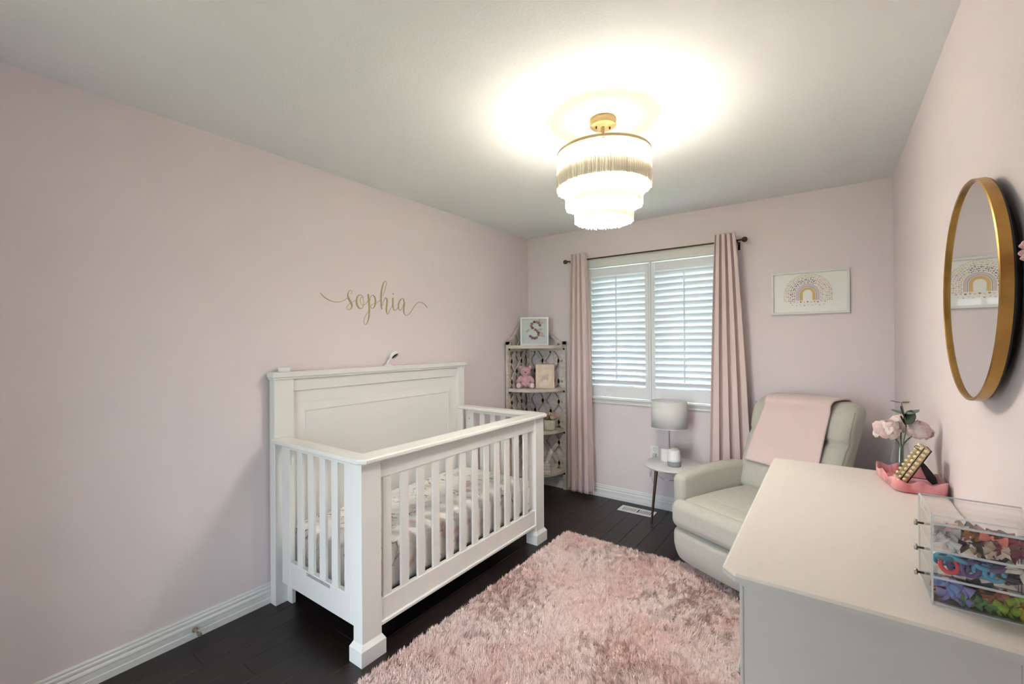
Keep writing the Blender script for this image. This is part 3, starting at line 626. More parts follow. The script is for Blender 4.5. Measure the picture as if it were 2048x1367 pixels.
# ---- small white books on the bottom board
M_BOOK = mat('whitewashed_wood', (228, 224, 216), 0.8)
def book(lbl, M, l, w, h):
    t = thing('display_book', lbl, 'book', group='white display books on the bottom shelf'); t.matrix_basis = M
    local(bx('cover', M_BOOK, t, -l / 2, l / 2, -w / 2, w / 2, 0, h, 0.0015)); local(bx('pages', mat('page_edge', (206, 198, 186), 0.9), t, -l / 2 + 0.005, l / 2 + 0.0012, -w / 2 - 0.0012, w / 2 + 0.0012, h * 0.22, h * 0.78, 0)); return t
for i, (dz, a, l, lb_) in enumerate([(0.0, 0.5, 0.15, 'bottom'), (0.0305, 0.62, 0.135, 'middle'), (0.061, 0.45, 0.14, 'top')]):
    book(f'small white display book, {lb_} one of the stack on the lowest shelf', Matrix.Translation((0.315, -0.255, 0.1922 + dz)) @ Matrix.Rotation(a, 4, 'Z'), l, 0.10, 0.0298)
book('small white display book leaning upright above the stack on the lowest shelf', Matrix.Translation((0.345, -0.235, 0.2845)) @ Matrix.Rotation(0.55, 4, 'Z') @ Matrix.Rotation(0.38, 4, 'Y') @ Matrix.Translation((0, 0, 0.0045)), 0.026, 0.08, 0.125)

# ------------------------------------------------------------------ curtain rod and curtains
cr = thing('curtain_rod', 'thin dark brass curtain rod with round ball finials', 'curtain rod', (1.235, -0.08, 2.146))
b = MB(); b.tube([(0.515, -0.08, 2.146), (1.945, -0.08, 2.146)], 0.006, 14); b.build('rod', M_BRASS, cr)
for s, xe in ((-1, 0.510), (1, 1.935)):
    b = MB(); b.lathe([(0.006, 0), (0.006, 0.005), (0.010, 0.007), (0.010, 0.010), (0.006, 0.012), (0.006, 0.016), (0.012, 0.019), (0.0195, 0.030), (0.0205, 0.038), (0.016, 0.050), (0.0, 0.0575)], n=24, M=Matrix.Translation((xe, -0.08, 2.146)) @ Matrix.Rotation(s * PI / 2, 4, 'Y')); b.build('finial', M_BRASS, cr)
    xb = xe - s * 0.012
    b = MB(); b.tube([(xb, 0, 2.128), (xb, -0.05, 2.128), (xb, -0.08, 2.136)], 0.005, 8); b.box(xb - 0.008, xb + 0.008, -0.006, 0.0, 2.085, 2.145, 0.002); b.build('bracket', M_BLACK, cr)
def curtain(label, top, bot, nf, ph, z0, lean, amp0=0.026, amp1=0.042):
    def fn(u, v):
        vv = v ** 0.8; xl = top[0] + (bot[0] - top[0]) * vv; xr = top[1] + (bot[1] - top[1]) * vv
        a = 2 * PI * nf * u + ph + 0.35 * math.sin(3.0 * v + u * 5) * v
        A_ = (amp0 + (amp1 - amp0) * v) * (0.85 + 0.25 * noise.noise((u * 6, v * 2.0, ph)))
        sh = -1 + 2 * math.exp(-3.2 * (1 + math.cos(a)))
        x_ = xl + (xr - xl) * u + 0.30 * (xr - xl) / nf / 2 * math.sin(2 * a + 0.4) * (0.5 + 0.5 * v)
        y_ = -0.122 + 0.022 * v + A_ * sh + 0.006 * noise.noise((u * 14, v * 5, 3)) * v
        z_ = 2.198 + (z0 - 2.198) * v - (0.008 * noise.noise((u * 9, 0, ph)) if v > 0.98 else 0)
        if 0.90 < v < 0.99: y_ += 0.006 * noise.noise((u * 30, v * 60, 9))
        return (x_, y_, z_)
    b = MB(); b.grid(fn, 110, 90); o = solid(b.build('curtain', M_CURT), 0.0025); tag(o, label, 'curtain', 'dusty pink curtains')
    return o
curtain('dusty pink curtain hanging beside the corner shelf', (0.562, 0.700), (0.508, 0.750), 3.5, 0.6, 0.040, 0)
curtain('dusty pink curtain hanging behind the recliner', (1.780, 1.918), (1.724, 2.040), 4.0, 2.2, 0.040, 0)

# ------------------------------------------------------------------ ceiling lamp
LX, LY = 1.617, -1.79
cl = thing('ceiling_lamp', 'three tier white fringe ceiling lamp with gold ring, lit', 'ceiling lamp', (LX, LY, H))
b = MB(); b.lathe([(0.0, 0), (0.058, 0), (0.060, -0.003), (0.060, -0.031), (0.057, -0.034), (0.0, -0.034)], (LX, LY, H), 40); b.build('canopy', M_CHAMP, cl)
b = MB(); b.tube([(LX, LY, H - 0.034), (LX, LY, 2.245)], 0.007, 12); b.build('stem', M_CHAMP, cl)
b = MB()
for a in (0.7, 0.7 + PI): b.tube([(LX + 0.032 * math.cos(a), LY + 0.032 * math.sin(a), H - 0.033), (LX + 0.032 * math.cos(a), LY + 0.032 * math.sin(a), H - 0.044)], 0.004, 8)
b.build('canopy_screw', M_BRASS, cl)
b = MB(); b.lathe([(0.217, -0.006), (0.217, 0.006), (0.212, 0.006), (0.212, -0.006), (0.217, -0.006)], (LX, LY, 2.270), 72, smooth=False, close=False); b.build('top_ring', M_CHAMP, cl)
b = MB()
for a in range(3):
    w = 2 * PI * a / 3 + 0.3; b.tube([(LX, LY, 2.262), (LX + 0.213 * math.cos(w), LY + 0.213 * math.sin(w), 2.268)], 0.003, 6)
b.build('ring_spoke', M_CHAMP, cl)
M_DRUM = mat('white_drum_fabric', (250, 248, 243), 0.9, trans=0.75); M_LIT = mat('glowing_drum_fabric', (248, 244, 236), 0.9, spec=0.0); bs_ = M_LIT.node_tree.nodes['Principled BSDF']; bs_.inputs['Emission Color'].default_value = (1.0, 0.975, 0.94, 1); bs_.inputs['Emission Strength'].default_value = SHADE_GLOW  # top drum emits by itself, standing in for bulb light through the fabric
M_CORDS = mat('ivory_cord', (232, 222, 204), 0.85, trans=0.02); M_FRINGE = mat('ivory_fringe', (250, 244, 230), 0.8, trans=0.02)
M_LIGHT_BLOCK = mat('light_block_cloth', (246, 238, 222), 0.9, trans=0.016, spec=0.0)
for R_, z0, z1, zt in ((0.2135, 2.112, 2.196, 2.2565), (0.173, 2.032, 2.110, 2.170), (0.131, 1.962, 2.030, 2.090)):
    b = MB(); b.lathe([(R_ - 0.003, z1), (R_ - 0.003, zt)], (LX, LY, 0), 72, close=False); b.build('drum', M_LIT if zt > 2.2 else M_DRUM, cl)
    b = MB(); b.lathe([(R_ - 0.0025, z0 + 0.004), (R_ - 0.0025, z1)], (LX, LY, 0), 72, close=False); b.build('light_block_lining', M_LIGHT_BLOCK, cl)  # unseen inner sleeve added to dim the lamp light behind the strands
    b = MB(); nst = int(2 * PI * R_ / 0.0036)
    for i in range(nst):
        a = 2 * PI * (i + random.uniform(-0.3, 0.3)) / nst; rr = R_ + random.uniform(-0.0012, 0.002); w = random.uniform(0.0008, 0.0012)
        zb = z0 + random.uniform(-0.006, 0.003); da = random.uniform(-0.006, 0.006)
        P0 = [(rr + w * math.cos(q), w * math.sin(q)) for q in (0, 2.1, 4.2)]
        vs = []
        for (zz, aa) in ((zt, a), (zb, a + da)):
            for (dr, dt) in P0: vs.append((LX + dr * math.cos(aa) - dt * math.sin(aa), LY + dr * math.sin(aa) + dt * math.cos(aa), zz))
        b.add(vs, [(0, 1, 4, 3), (1, 2, 5, 4), (2, 0, 3, 5), (5, 4, 3)])
    o = b.build('fringe', M_FRINGE, cl); o['kind'] = 'stuff'
    b = MB(); a = 0.0
    while a < 2 * PI:
        rr = R_ + 0.0035 + random.uniform(0, 0.002); w = random.uniform(0.0014, 0.0024); zt2 = z1 + random.uniform(-0.004, 0.010) if zt > 2.2 else zt; zb = z0 + random.uniform(-0.008, 0.004); da = random.uniform(-0.006, 0.006); vs = []
        for (zz, aa) in ((zt2, a), (zb, a + da)):
            for q in (0, 1.57, 3.14, 4.71): vs.append((LX + (rr + w * 0.6 * math.cos(q)) * math.cos(aa) - w * math.sin(q) * math.sin(aa), LY + (rr + w * 0.6 * math.cos(q)) * math.sin(aa) + w * math.sin(q) * math.cos(aa), zz))
        b.add(vs, [(i, (i + 1) % 4, 4 + (i + 1) % 4, 4 + i) for i in range(4)] + [(7, 6, 5, 4)])
        a += (2 * w + random.choice((0.002, 0.004, 0.007, 0.010))) / R_
    o = b.build('outer_fringe', M_CORDS, cl); o['kind'] = 'stuff'
M_HALO_DIM = bpy.data.materials.new('halo_dimming_white'); M_HALO_DIM.use_nodes = True; nt = M_HALO_DIM.node_tree
tp = nt.nodes.new('ShaderNodeBsdfTransparent'); ms = nt.nodes.new('ShaderNodeMixShader'); ms.inputs[0].default_value = 0.04; tp.inputs['Color'].default_value = (1.0, 0.90, 0.70, 1)
nt.nodes['Principled BSDF'].inputs['Base Color'].default_value = (0.9, 0.88, 0.84, 1)
nt.links.new(nt.nodes['Principled BSDF'].outputs[0], ms.inputs[1]); nt.links.new(tp.outputs[0], ms.inputs[2]); nt.links.new(ms.outputs[0], nt.nodes['Material Output'].inputs['Surface'])
b = MB(); b.lathe([(0.008, 2.2575), (0.2125, 2.2575)], (LX, LY, 0), 64, close=False); b.build('halo_dimming_plate', M_HALO_DIM, cl)  # unseen disc added to dim and warm the halo on the ceiling
M_FILL_GLOW = mat('fill_glow_white', (245, 242, 236), 0.9, spec=0.0); bs_ = M_FILL_GLOW.node_tree.nodes['Principled BSDF']; bs_.inputs['Emission Color'].default_value = (1.0, 0.975, 0.94, 1); bs_.inputs['Emission Strength'].default_value = 11.0
b = MB(); b.lathe([(0.0, 1.988), (0.127, 1.988)], (LX, LY, 0), 64, close=False); b.build('fill_glow_disc', M_FILL_GLOW, cl)  # glowing disc added to brighten the floor, furniture and lower walls
M_BULB = emit_mat('bulb_glow', (0.985, 0.98, 0.985), LAMP_POWER)
for k in range(3):
    a = 2 * PI * k / 3 + 0.9; cx_, cy_ = LX + 0.062 * math.cos(a), LY + 0.062 * math.sin(a)
    b = MB(); b.lathe([(0.0, 0.0), (0.016, 0.004), (0.028, 0.020), (0.030, 0.034), (0.024, 0.052), (0.013, 0.066), (0.012, 0.078)], (cx_, cy_, 2.105), 20); o = b.build('light_bulb', M_BULB, cl)
    b = MB(); b.tube([(cx_, cy_, 2.182), (cx_, cy_, 2.222), (LX, LY, 2.246)], 0.010, 10); b.build('socket', M_CHAMP, cl)

# ------------------------------------------------------------------ rainbow picture on the back wall
PX, PZ = 2.360, 1.734
pf = thing('rainbow_picture', 'white framed print of a pastel heart rainbow', 'picture', (PX, 0, PZ))
hw, hh = 0.227, 0.1515
b = MB()
for (x0, x1, z0, z1) in ((-hw, hw, hh - 0.016, hh), (-hw, hw, -hh, -hh + 0.016), (-hw, -hw + 0.014, -hh + 0.016, hh - 0.016), (hw - 0.014, hw, -hh + 0.016, hh - 0.016)): b.box(PX + x0, PX + x1, -0.024, 0.0, PZ + z0, PZ + z1, 0.0012)
b.build('frame', mat('soft_white_frame', (232, 230, 224), 0.5), pf)
bk = bx('print_paper', mat('print_paper', (252, 250, 244), 0.9), pf, PX - hw + 0.014, PX + hw - 0.014, -0.006, -0.002, PZ - hh + 0.016, PZ + hh - 0.016, 0)
pc = [mat('print_mustard', (232, 196, 130), 0.9), mat('print_lilac', (190, 182, 190), 0.9), mat('print_pink', (226, 208, 204), 0.9), mat('print_mauve', (140, 122, 128), 0.9), mat('print_peach', (236, 214, 196), 0.9), mat('print_yellow', (238, 226, 176), 0.9), mat('print_greypink', (206, 188, 186), 0.9)]
b = MB(); PC = (PX - 0.008, PZ - 0.055); LEG = 0.046
def arch(R0, R1, mi):
    pin, pout = [], []
    for R_, l in ((R0, pin), (R1, pout)):
        l.append((-R_, 0)); l.extend((-R_ * math.cos(PI * i / 24), LEG + R_ * math.sin(PI * i / 24)) for i in range(25)); l.append((R_, 0))
    n = len(pin); b.add([(PC[0] + u, -0.0064, PC[1] + z) for u, z in pin + pout], [(i, i + 1, n + i + 1, n + i) for i in range(n - 1)], mi)
arch(0.028, 0.046, 0); arch(0.049, 0.055, 1); arch(0.057, 0.070, 2)
hshape = [(16 * math.sin(t_) ** 3, 13 * math.cos(t_) - 5 * math.cos(2 * t_) - 2 * math.cos(3 * t_) - math.cos(4 * t_)) for t_ in [2 * PI * i / 14 for i in range(14)]]
def heart(u, z, s_, mi, rot=0):
    b.add([(PC[0] + u + s_ / 32 * (hx * math.cos(rot) - hz * math.sin(rot)), -0.0066, PC[1] + z + s_ / 32 * (hx * math.sin(rot) + hz * math.cos(rot))) for hx, hz in hshape], [tuple(range(14))], mi)
for R_, s_, cols in ((0.078, 0.009, (6, 3)), (0.0885, 0.011, (3, 3, 6)), (0.1005, 0.011, (3, 6)), (0.113, 0.012, (6, 4)), (0.1255, 0.012, (4, 5, 2)), (0.137, 0.011, (2, 4, 5))):
    tot = 2 * LEG + PI * R_; n_ = int(tot / (s_ * 1.12))
    for i in range(n_ + 1):
        d = tot * i / n_
        if d < LEG: u, z, a = -R_, d, PI / 2 - 0.2
        elif d > tot - LEG: u, z, a = R_, tot - d, -PI / 2 + 0.2
        else: a_ = (d - LEG) / R_; u, z, a = -R_ * math.cos(a_), LEG + R_ * math.sin(a_), PI / 2 - a_
        heart(u + random.uniform(-1, 1) * 0.002, z + random.uniform(-1, 1) * 0.002, s_ * random.uniform(0.8, 1.1), cols[(i + int(u > 0.03)) % len(cols)] if u < 0.05 else random.choice((2, 4, 6, 5)), a * 0.6)
for i in range(11): heart(-0.10 + i * 0.02, -0.013 + 0.003 * (i % 2), 0.012, (6, 2, 4, 3, 5, 3, 4, 1, 3, 2, 6)[i])
for i in range(9): heart(-0.09 + i * 0.023 + random.uniform(-.004, .004), -0.029 - 0.006 * (i % 2), 0.009, (4, 6, 2, 3, 5, 2, 4, 6, 2)[i])
b.build('printed_rainbow', pc, bk)
bx('glass', M_MATTE, pf, PX - hw + 0.014, PX + hw - 0.014, -0.017, -0.0155, PZ - hh + 0.016, PZ + hh - 0.016, 0)

# ------------------------------------------------------------------ round mirror on the right wall
mr = thing('wall_mirror', 'round wall mirror in a deep antique gold band frame', 'mirror', (W, -2.088, 1.521))
MM = Matrix.Translation((0, -2.088, 1.521)) @ Matrix.Rotation(PI / 2, 4, 'Y')      # local z -> +x
b = MB(); b.lathe([(0.281, 2.765), (0.284, 2.767), (0.284, 2.787), (0.278, 2.787), (0.278, 2.767), (0.281, 2.765)], n=96, M=MM, close=False, smooth=False); b.build('gold_band', M_GOLD, mr)
b = MB(); b.lathe([(0.0, 2.7735), (0.2775, 2.7735), (0.2775, 2.782), (0.0, 2.782)], n=96, M=MM, close=False, smooth=False)
b.build('mirror_glass', mat('silvered_glass', (236, 236, 234), 0.01, 1.0), mr)
b = MB(); b.lathe([(0.2775, 2.782), (0.2775, 2.787), (0.282, 2.787), (0.282, 2.791), (0.235, 2.791), (0.235, W - 0.0005), (0.0, W - 0.0005)], n=96, M=MM, close=False, smooth=False); b.build('black_back', M_BLACK, mr)

# ------------------------------------------------------------------ pink wall flower past the mirror
wf = thing('wall_flower', 'pink petalled wall ornament beside the round mirror', 'wall ornament', (W, -2.465, 1.565))
M_PET = mat('rose_pink_resin', (214, 170, 170), 0.35); pet = MB()
pet.grid(lambda u, v: Vector((-0.004 - 0.016 * math.sin(PI * v) - 0.006 * (1 - (2 * u - 1) ** 2), (u - 0.5) * 0.026 * math.sin(PI * (0.12 + 0.8 * v)), 0.008 + 0.034 * v)), 6, 8)
pme = pet.mesh('petal', M_PET)
for k in range(8):
    o = local(link('petal', pme, wf)); o.rotation_euler = (2 * PI * k / 8, 0, 0); solid(o, 0.0015)
for k in range(6):
    o = local(link('petal', pme, wf)); o.rotation_euler = (2 * PI * k / 6 + 0.3, 0, 0); o.scale = (1.2, 0.6, 0.6); o.location = (-0.006, 0, 0); solid(o, 0.0015)
b = MB(); b.ellipsoid((-0.018, 0, 0), (0.010, 0.010, 0.010)); b.lathe([(0.012, -0.016), (0.014, 0.0)], n=16, M=Matrix.Rotation(PI / 2, 4, 'Y')); local(b.build('centre', M_PET, wf))

# ------------------------------------------------------------------ recliner (local: width x, front -y)
rc = thing('recliner', 'sage grey upholstered recliner with curved arms and tufted back', 'armchair', (2.140, -0.698, 0), math.radians(-27))
def cpart(name, mb, par=None): return local(mb.build(name, [M_CHAIR, M_SEAM], par or rc))
b = MB(); b.lathe([(0.0, 0.0), (0.195, 0.0), (0.20, 0.012), (0.185, 0.03), (0.06, 0.036), (0.06, 0.075), (0.0, 0.075)], (0, 0.11, 0), n=40); local(b.build('swivel_base', M_BLACK, rc))
b = MB(); b.soft((0, 0.04, 0.17), (0.26, 0.34, 0.10), 0.03, (6, 6, 3)); cpart('seat_box', b)
for s in (-1, 1):
    def afn(x_, y_, z_, s=s):
        t_ = (y_ + 0.39) / 0.78                      # 0 front .. 1 rear
        top = 0.0 + 0.050 * math.sin(PI * min(1, max(0, t_ * 0.80 + 0.10))) - 0.03 * max(0, t_ - 0.75) * 4
        k = max(0.0, (z_ + 0.06) / 0.30)
        low = max(0.0, (-z_ - 0.02) / 0.22)
        y2 = y_ + (0.055 * low ** 1.6 if t_ < 0.5 else -0.05 * low) - (0.012 * k if t_ < 0.2 else 0)
        x2 = x_ - s * 0.028 * low ** 1.5 + s * 0.006 * math.sin(PI * min(1, t_)) * k
        return (x2, y2, z_ + top * k)
    b = MB(); b.soft((s * 0.302, 0.02, 0.315), (0.044, 0.39, 0.235), 0.036, (4, 22, 10), afn, k=5); cpart('armrest', b)
def sfn(x_, y_, z_):
    k = 1 if z_ > 0 else 0
    cr_ = (1 - (x_ / 0.30) ** 2) * (1 - ((y_ + 0.02) / 0.34) ** 2)
    z2 = z_ + 0.022 * max(0, cr_) * k
    for (a, c_) in (((-0.15), 0.004), (0.15, 0.004)):
        z2 -= k * c_ * math.exp(-((x_ - a - 0.05 * math.copysign(1, a) * (-y_ - 0.05)) / 0.006) ** 2)
    z2 -= k * 0.005 * math.exp(-((y_ + 0.215 - 0.10 * abs(x_)) / 0.006) ** 2)
    z2 -= k * 0.005 * math.exp(-((y_ - 0.03 - 0.3 * max(0, abs(x_) - 0.12)) / 0.006) ** 2) * (abs(x_) < 0.2)
    y2 = y_ - 0.018 * (1 - (x_ / 0.33) ** 2) * (y_ < -0.2) * min(1, (-y_ - 0.2) / 0.1)
    return (x_, y2, z2)
b = MB(); b.soft((0, -0.085, 0.360), (0.256, 0.330, 0.085), 0.055, (50, 60, 4), sfn, k=5)
def tfn(x_, y_, z_):
    return (x_, y_ - 0.020 * (1 - (x_ / 0.33) ** 2) - (0.012 if z_ > 0 else 0) * 0, z_ + 0.012 * (1 - (x_ / 0.33) ** 2))
b.soft((0, -0.405, 0.352), (0.290, 0.052, 0.082), 0.050, (20, 3, 4), tfn, k=5); cpart('seat_cushion', b)
def ffn(x_, y_, z_):
    low = max(0.0, (-z_ + 0.02) / 0.13); xe = max(0, abs(x_) - 0.20) / 0.11
    return (x_ * (1 - 0.05 * low), y_ + 0.045 * low ** 2 - 0.014 * (1 - (x_ / 0.33) ** 2), z_ + 0.02 * xe ** 2 * low)
b = MB(); b.soft((0, -0.392, 0.165), (0.290, 0.052, 0.112), 0.045, (16, 3, 8), ffn, k=5); cpart('footrest_panel', b)
LEAN = 0.44
def back_y(z): return 0.155 + (z - 0.44) * LEAN
def bfn(x_, y_, z_):
    t_ = (z_ + 0.305) / 0.61; front = y_ < 0
    x2 = x_ * (0.955 + 0.07 * min(1, t_ * 1.25)); wing = (abs(x_) / 0.30) ** 4
    dent = 0.0
    if front:
        dent += 0.030 * math.exp(-((z_ - 0.075) / 0.018) ** 2) * 0.55
        dent += 0.012 * math.exp(-((abs(x_) - 0.115) / 0.006) ** 2) * (1 if z_ < 0.09 else 0.0)
        for bx_ in (-0.165, 0.165, 0.0): dent += 0.034 * math.exp(-(((x_ - bx_) / 0.022) ** 2 + ((z_ - 0.075) / 0.026) ** 2))
        dent -= 0.020 * math.exp(-((z_ - 0.19) / 0.09) ** 2) + 0.020 * math.exp(-((z_ + 0.10) / 0.12) ** 2)
        dent -= 0.018 * wing * 0.6
    y2 = y_ + dent
    return (x2, 0.245 + (z_ + 0.305) * LEAN - 0.01 + y2 + 0.0, z_)
b = MB(); b.soft((0, 0, 0.715), (0.305, 0.088, 0.305), 0.070, (56, 4, 44), bfn, k=6); bk_ = cpart('backrest', b)
# piping on the back's sides
for s in (-1, 1):
    b = MB(); pts = []
    for i in range(17):
        z_ = -0.24 + 0.50 * i / 16; p = bfn(s * 0.293, -0.058, z_); pts.append((p[0] + s * 0.001, p[1] + 0.004, p[2] + 0.715))
    b.tube(pts, 0.0035, 6, mi=1); cpart('piping', b, bk_)
# pink blanket over the back
def blfn(u, v):
    xx = -0.205 + 0.405 * u; Lf = 0.36; zt = 0.715 + 0.305; cy_ = 0.245 + 0.61 * LEAN - 0.01
    s_ = v * (Lf + 0.24 + 0.17)
    if s_ < Lf:
        k = 1 - s_ / Lf; z_ = zt - 0.055 - Lf + s_ + 0.004 * math.sin(u * 6); yf = cy_ + (z_ - zt) * LEAN - 0.126 - 0.006 * math.sin(PI * k) - 0.003 * math.sin(u * 7 + 1) * k
        return (xx * (1.0 + 0.10 * k) - 0.018 * k, yf, z_ - 0.015 * k * u)
    if s_ < Lf + 0.24:
        a = (s_ - Lf) / 0.24 * PI; sg = math.cos(a)
        yb = -0.126 - 0.055 * LEAN if sg > 0 else 0.100 + 0.055 * 0
        return (xx * 1.0, cy_ - 0.012 * math.sin(a) + (yb * sg if sg > 0 else -yb * sg) * (abs(sg) ** -0.35 if abs(sg) > 1e-3 else 0), zt - 0.055 + 0.066 * math.sin(a) ** 0.6)
    d = s_ - Lf - 0.24
    return (xx * 1.0, cy_ + 0.100 - d * LEAN + 0.006, zt - 0.055 - d)
b = MB(); b.grid(blfn, 40, 70)
me = b.mesh('throw_blanket', M_BLANKET); ob = bpy.data.objects.new('throw_blanket', me); COL.objects.link(ob)
ob.matrix_basis = rc.matrix_basis.copy(); solid(ob, 0.008, 1.0)
tag(ob, 'folded blush pink blanket draped over the recliner back', 'blanket')

# ------------------------------------------------------------------ side table, lamp, speaker, cords
TX, TY = 1.504, -0.297
st = thing('side_table', 'small round white side table on slim metal legs', 'side table', (TX, TY, 0))
b = MB(); b.lathe([(0.0, 0), (0.206, 0), (0.214, 0.006), (0.214, 0.014), (0.208, 0.019), (0.0, 0.019)], (TX, TY, 0.451), 64); b.build('table_top', mat('white_marbled_top', (226, 224, 220), 0.35, rgb2=(214, 212, 210), vscale=5), st)
for a in (3.4, 5.5, 7.6):
    b = MB(); b.tube([(TX + 0.115 * math.cos(a), TY + 0.115 * math.sin(a), 0.451), (TX + 0.158 * math.cos(a), TY + 0.158 * math.sin(a), 0.0)], [0.0135, 0.0075], 14); b.build('leg', mat('antique_nickel', (150, 132, 108), 0.28, 1.0), st)
tl = thing('table_lamp', 'white drum shade table lamp on a white block base', 'lamp', (1.457, -0.221, 0.47))
b = MB(); Mb = Matrix.Translation((1.457, -0.221, 0)) @ Matrix.Rotation(0.15, 4, 'Z')
b.prism([(0.062 * math.copysign(abs(math.cos(a)) ** 0.35, math.cos(a)), 0.042 * math.copysign(abs(math.sin(a)) ** 0.35, math.sin(a))) for a in [2 * PI * i / 40 for i in range(40)]], 0.4702, 0.565, M=Mb, smooth=True)
b.build('base', mat('white_stone', (232, 228, 222), 0.5), tl)
b = MB(); b.tube([(1.457, -0.221, 0.565), (1.457, -0.221, 0.885)], 0.0055, 12); b.lathe([(0.011, 0), (0.011, 0.004), (0.006, 0.008)], (1.457, -0.221, 0.565), 16); b.build('stem', M_CHROME, tl)
M_SHADE = mat('white_shade_linen', (246, 245, 242), 0.9, trans=0.3, spec=0.0)
b = MB(); b.lathe([(0.133, 0.730), (0.131, 0.937)], (1.457, -0.221, 0), 56, close=False); sh = solid(b.build('shade', M_SHADE, tl), 0.002)
b = MB()
for zz, rr in ((0.731, 0.133), (0.936, 0.131)): b.tube([(1.457 + rr * math.cos(2 * PI * i / 48), -0.221 + rr * math.sin(2 * PI * i / 48), zz) for i in range(48)], 0.0022, 6, closed=True)
b.tube([(1.326, -0.221, 0.910), (1.588, -0.221, 0.910)], 0.0015, 6); b.tube([(1.457, -0.352, 0.910), (1.457, -0.090, 0.910)], 0.0015, 6)
b.build('shade_wire', M_WHITE, sh)
sp = thing('smart_speaker', 'small white smart speaker with grey fabric base on the side table', 'speaker', (1.529, -0.352, 0.47))
b = MB(); b.lathe([(0.0478, 0.036), (0.0470, 0.055), (0.0415, 0.108), (0.0390, 0.118), (0.033, 0.121), (0.0, 0.114)], (1.529, -0.352, 0.4702), 36); b.build('shell', M_WHITE, sp)
b = MB(); b.lathe([(0.043, 0.0), (0.0465, 0.004), (0.0478, 0.035), (0.0, 0.036)], (1.529, -0.352, 0.4702), 36); b.build('fabric_base', mat('grey_speaker_fabric', (150, 150, 148), 0.95, bump=0.5, bscale=900), sp)
ol = thing('wall_outlet', 'white wall outlet with a plugged in adapter behind the side table', 'outlet', (1.272, 0, 0.46))
bx('cover_plate', M_WHITE, ol, 1.236, 1.308, -0.006, 0, 0.405, 0.520, 0.002)
bx('plug', mat('pale_plug', (216, 208, 200), 0.5), ol, 1.262, 1.290, -0.034, -0.006, 0.425, 0.462, 0.004)
bx('socket', mat('socket_face', (226, 224, 220), 0.5), ol, 1.258, 1.292, -0.0075, -0.006, 0.472, 0.508, 0.001)
M_CORD = mat('pale_cord', (206, 196, 194), 0.6); M_CORD2 = mat('grey_cord', (120, 112, 116), 0.6)
b = MB(); b.tube(crom([(1.275, -0.034, 0.445), (1.272, -0.06, 0.42), (1.268, -0.11, 0.34), (1.285, -0.16, 0.30), (1.300, -0.18, 0.36), (1.292, -0.17, 0.42), (1.296, -0.16, 0.34), (1.316, -0.18, 0.26), (1.330, -0.20, 0.32), (1.335, -0.21, 0.41), (1.350, -0.21, 0.450)], 5), 0.0022, 6)
b.build('power_cord', M_CORD); o = bpy.data.objects['power_cord']; tag(o, 'pale lamp cord hanging in loops below the side table edge', 'cord')
t = thing('charging_cable', 'thin grey cable with white inline switch under the side table', 'cable', (1.42, -0.20, 0.27))
b = MB(); b.tube(crom([(1.345, -0.18, 0.345), (1.375, -0.185, 0.316), (1.405, -0.19, 0.308)], 5), 0.0018, 6); b.build('cable', M_CORD, t)
b = MB(); b.tube(crom([(1.445, -0.19, 0.306), (1.480, -0.19, 0.313), (1.500, -0.19, 0.355), (1.480, -0.19, 0.42), (1.475, -0.19, 0.451)], 6), 0.0020, 6); b.build('cable', M_CORD2, t)
bx('inline_switch', M_WHITE, t, 1.403, 1.447, -0.197, -0.183, 0.300, 0.314, 0.004)

# ------------------------------------------------------------------ floor vent, door stop
fv = thing('floor_vent', 'white slotted floor vent cover by the side table', 'floor vent', (1.176, -0.172, 0))
b = MB(); X0, X1, Y0, Y1 = 1.030, 1.322, -0.236, -0.108
b.box(X0, X1, Y0, Y0 + 0.028, 0.0, 0.005, 0.002); b.box(X0, X1, Y1 - 0.028, Y1, 0.0, 0.005, 0.002); b.box(X0, X0 + 0.03, Y0 + 0.028, Y1 - 0.028, 0, 0.005, 0.001); b.box(X1 - 0.03, X1, Y0 + 0.028, Y1 - 0.028, 0, 0.005, 0.001); b.box(1.170, 1.182, Y0 + 0.028, Y1 - 0.028, 0, 0.005)
b.build('frame', M_TRIM, fv); bx('duct_shade', M_BLACK, fv, X0 + 0.03, X1 - 0.03, Y0 + 0.028, Y1 - 0.028, 0.0002, 0.0008, 0)  # flat black sheet stands for the shade below the fins
fin = MB(); fin.box(-0.0045, 0.0045, -0.036, 0.036, -0.0012, 0.0012, M=Matrix.Rotation(0.45, 4, 'Y')); fme = fin.mesh('fin', M_TRIM)
for i in range(14):
    if i == 7: continue
    o = link('fin', fme, fv); o.location = (X0 + 0.042 + i * 0.0160, (Y0 + Y1) / 2, 0.0034)
ds = thing('door_stop', 'short nickel door stop on the baseboard by the crib', 'door stop', (0.015, -2.905, 0.04))
b = MB(); b.lathe([(0.012, 0.0), (0.012, 0.003), (0.0055, 0.007), (0.0050, 0.050), (0.008, 0.053)], n=16, M=Matrix.Translation((0.015, -2.905, 0.042)) @ Matrix.Rotation(PI / 2, 4, 'Y')); b.build('post', M_CHROME, ds)
b = MB(); b.lathe([(0.009, 0.052), (0.0095, 0.055), (0.0095, 0.064), (0.006, 0.067), (0, 0.067)], n=16, M=Matrix.Translation((0.015, -2.905, 0.042)) @ Matrix.Rotation(PI / 2, 4, 'Y')); b.build('rubber_tip', mat('taupe_rubber', (140, 128, 120), 0.8), ds)

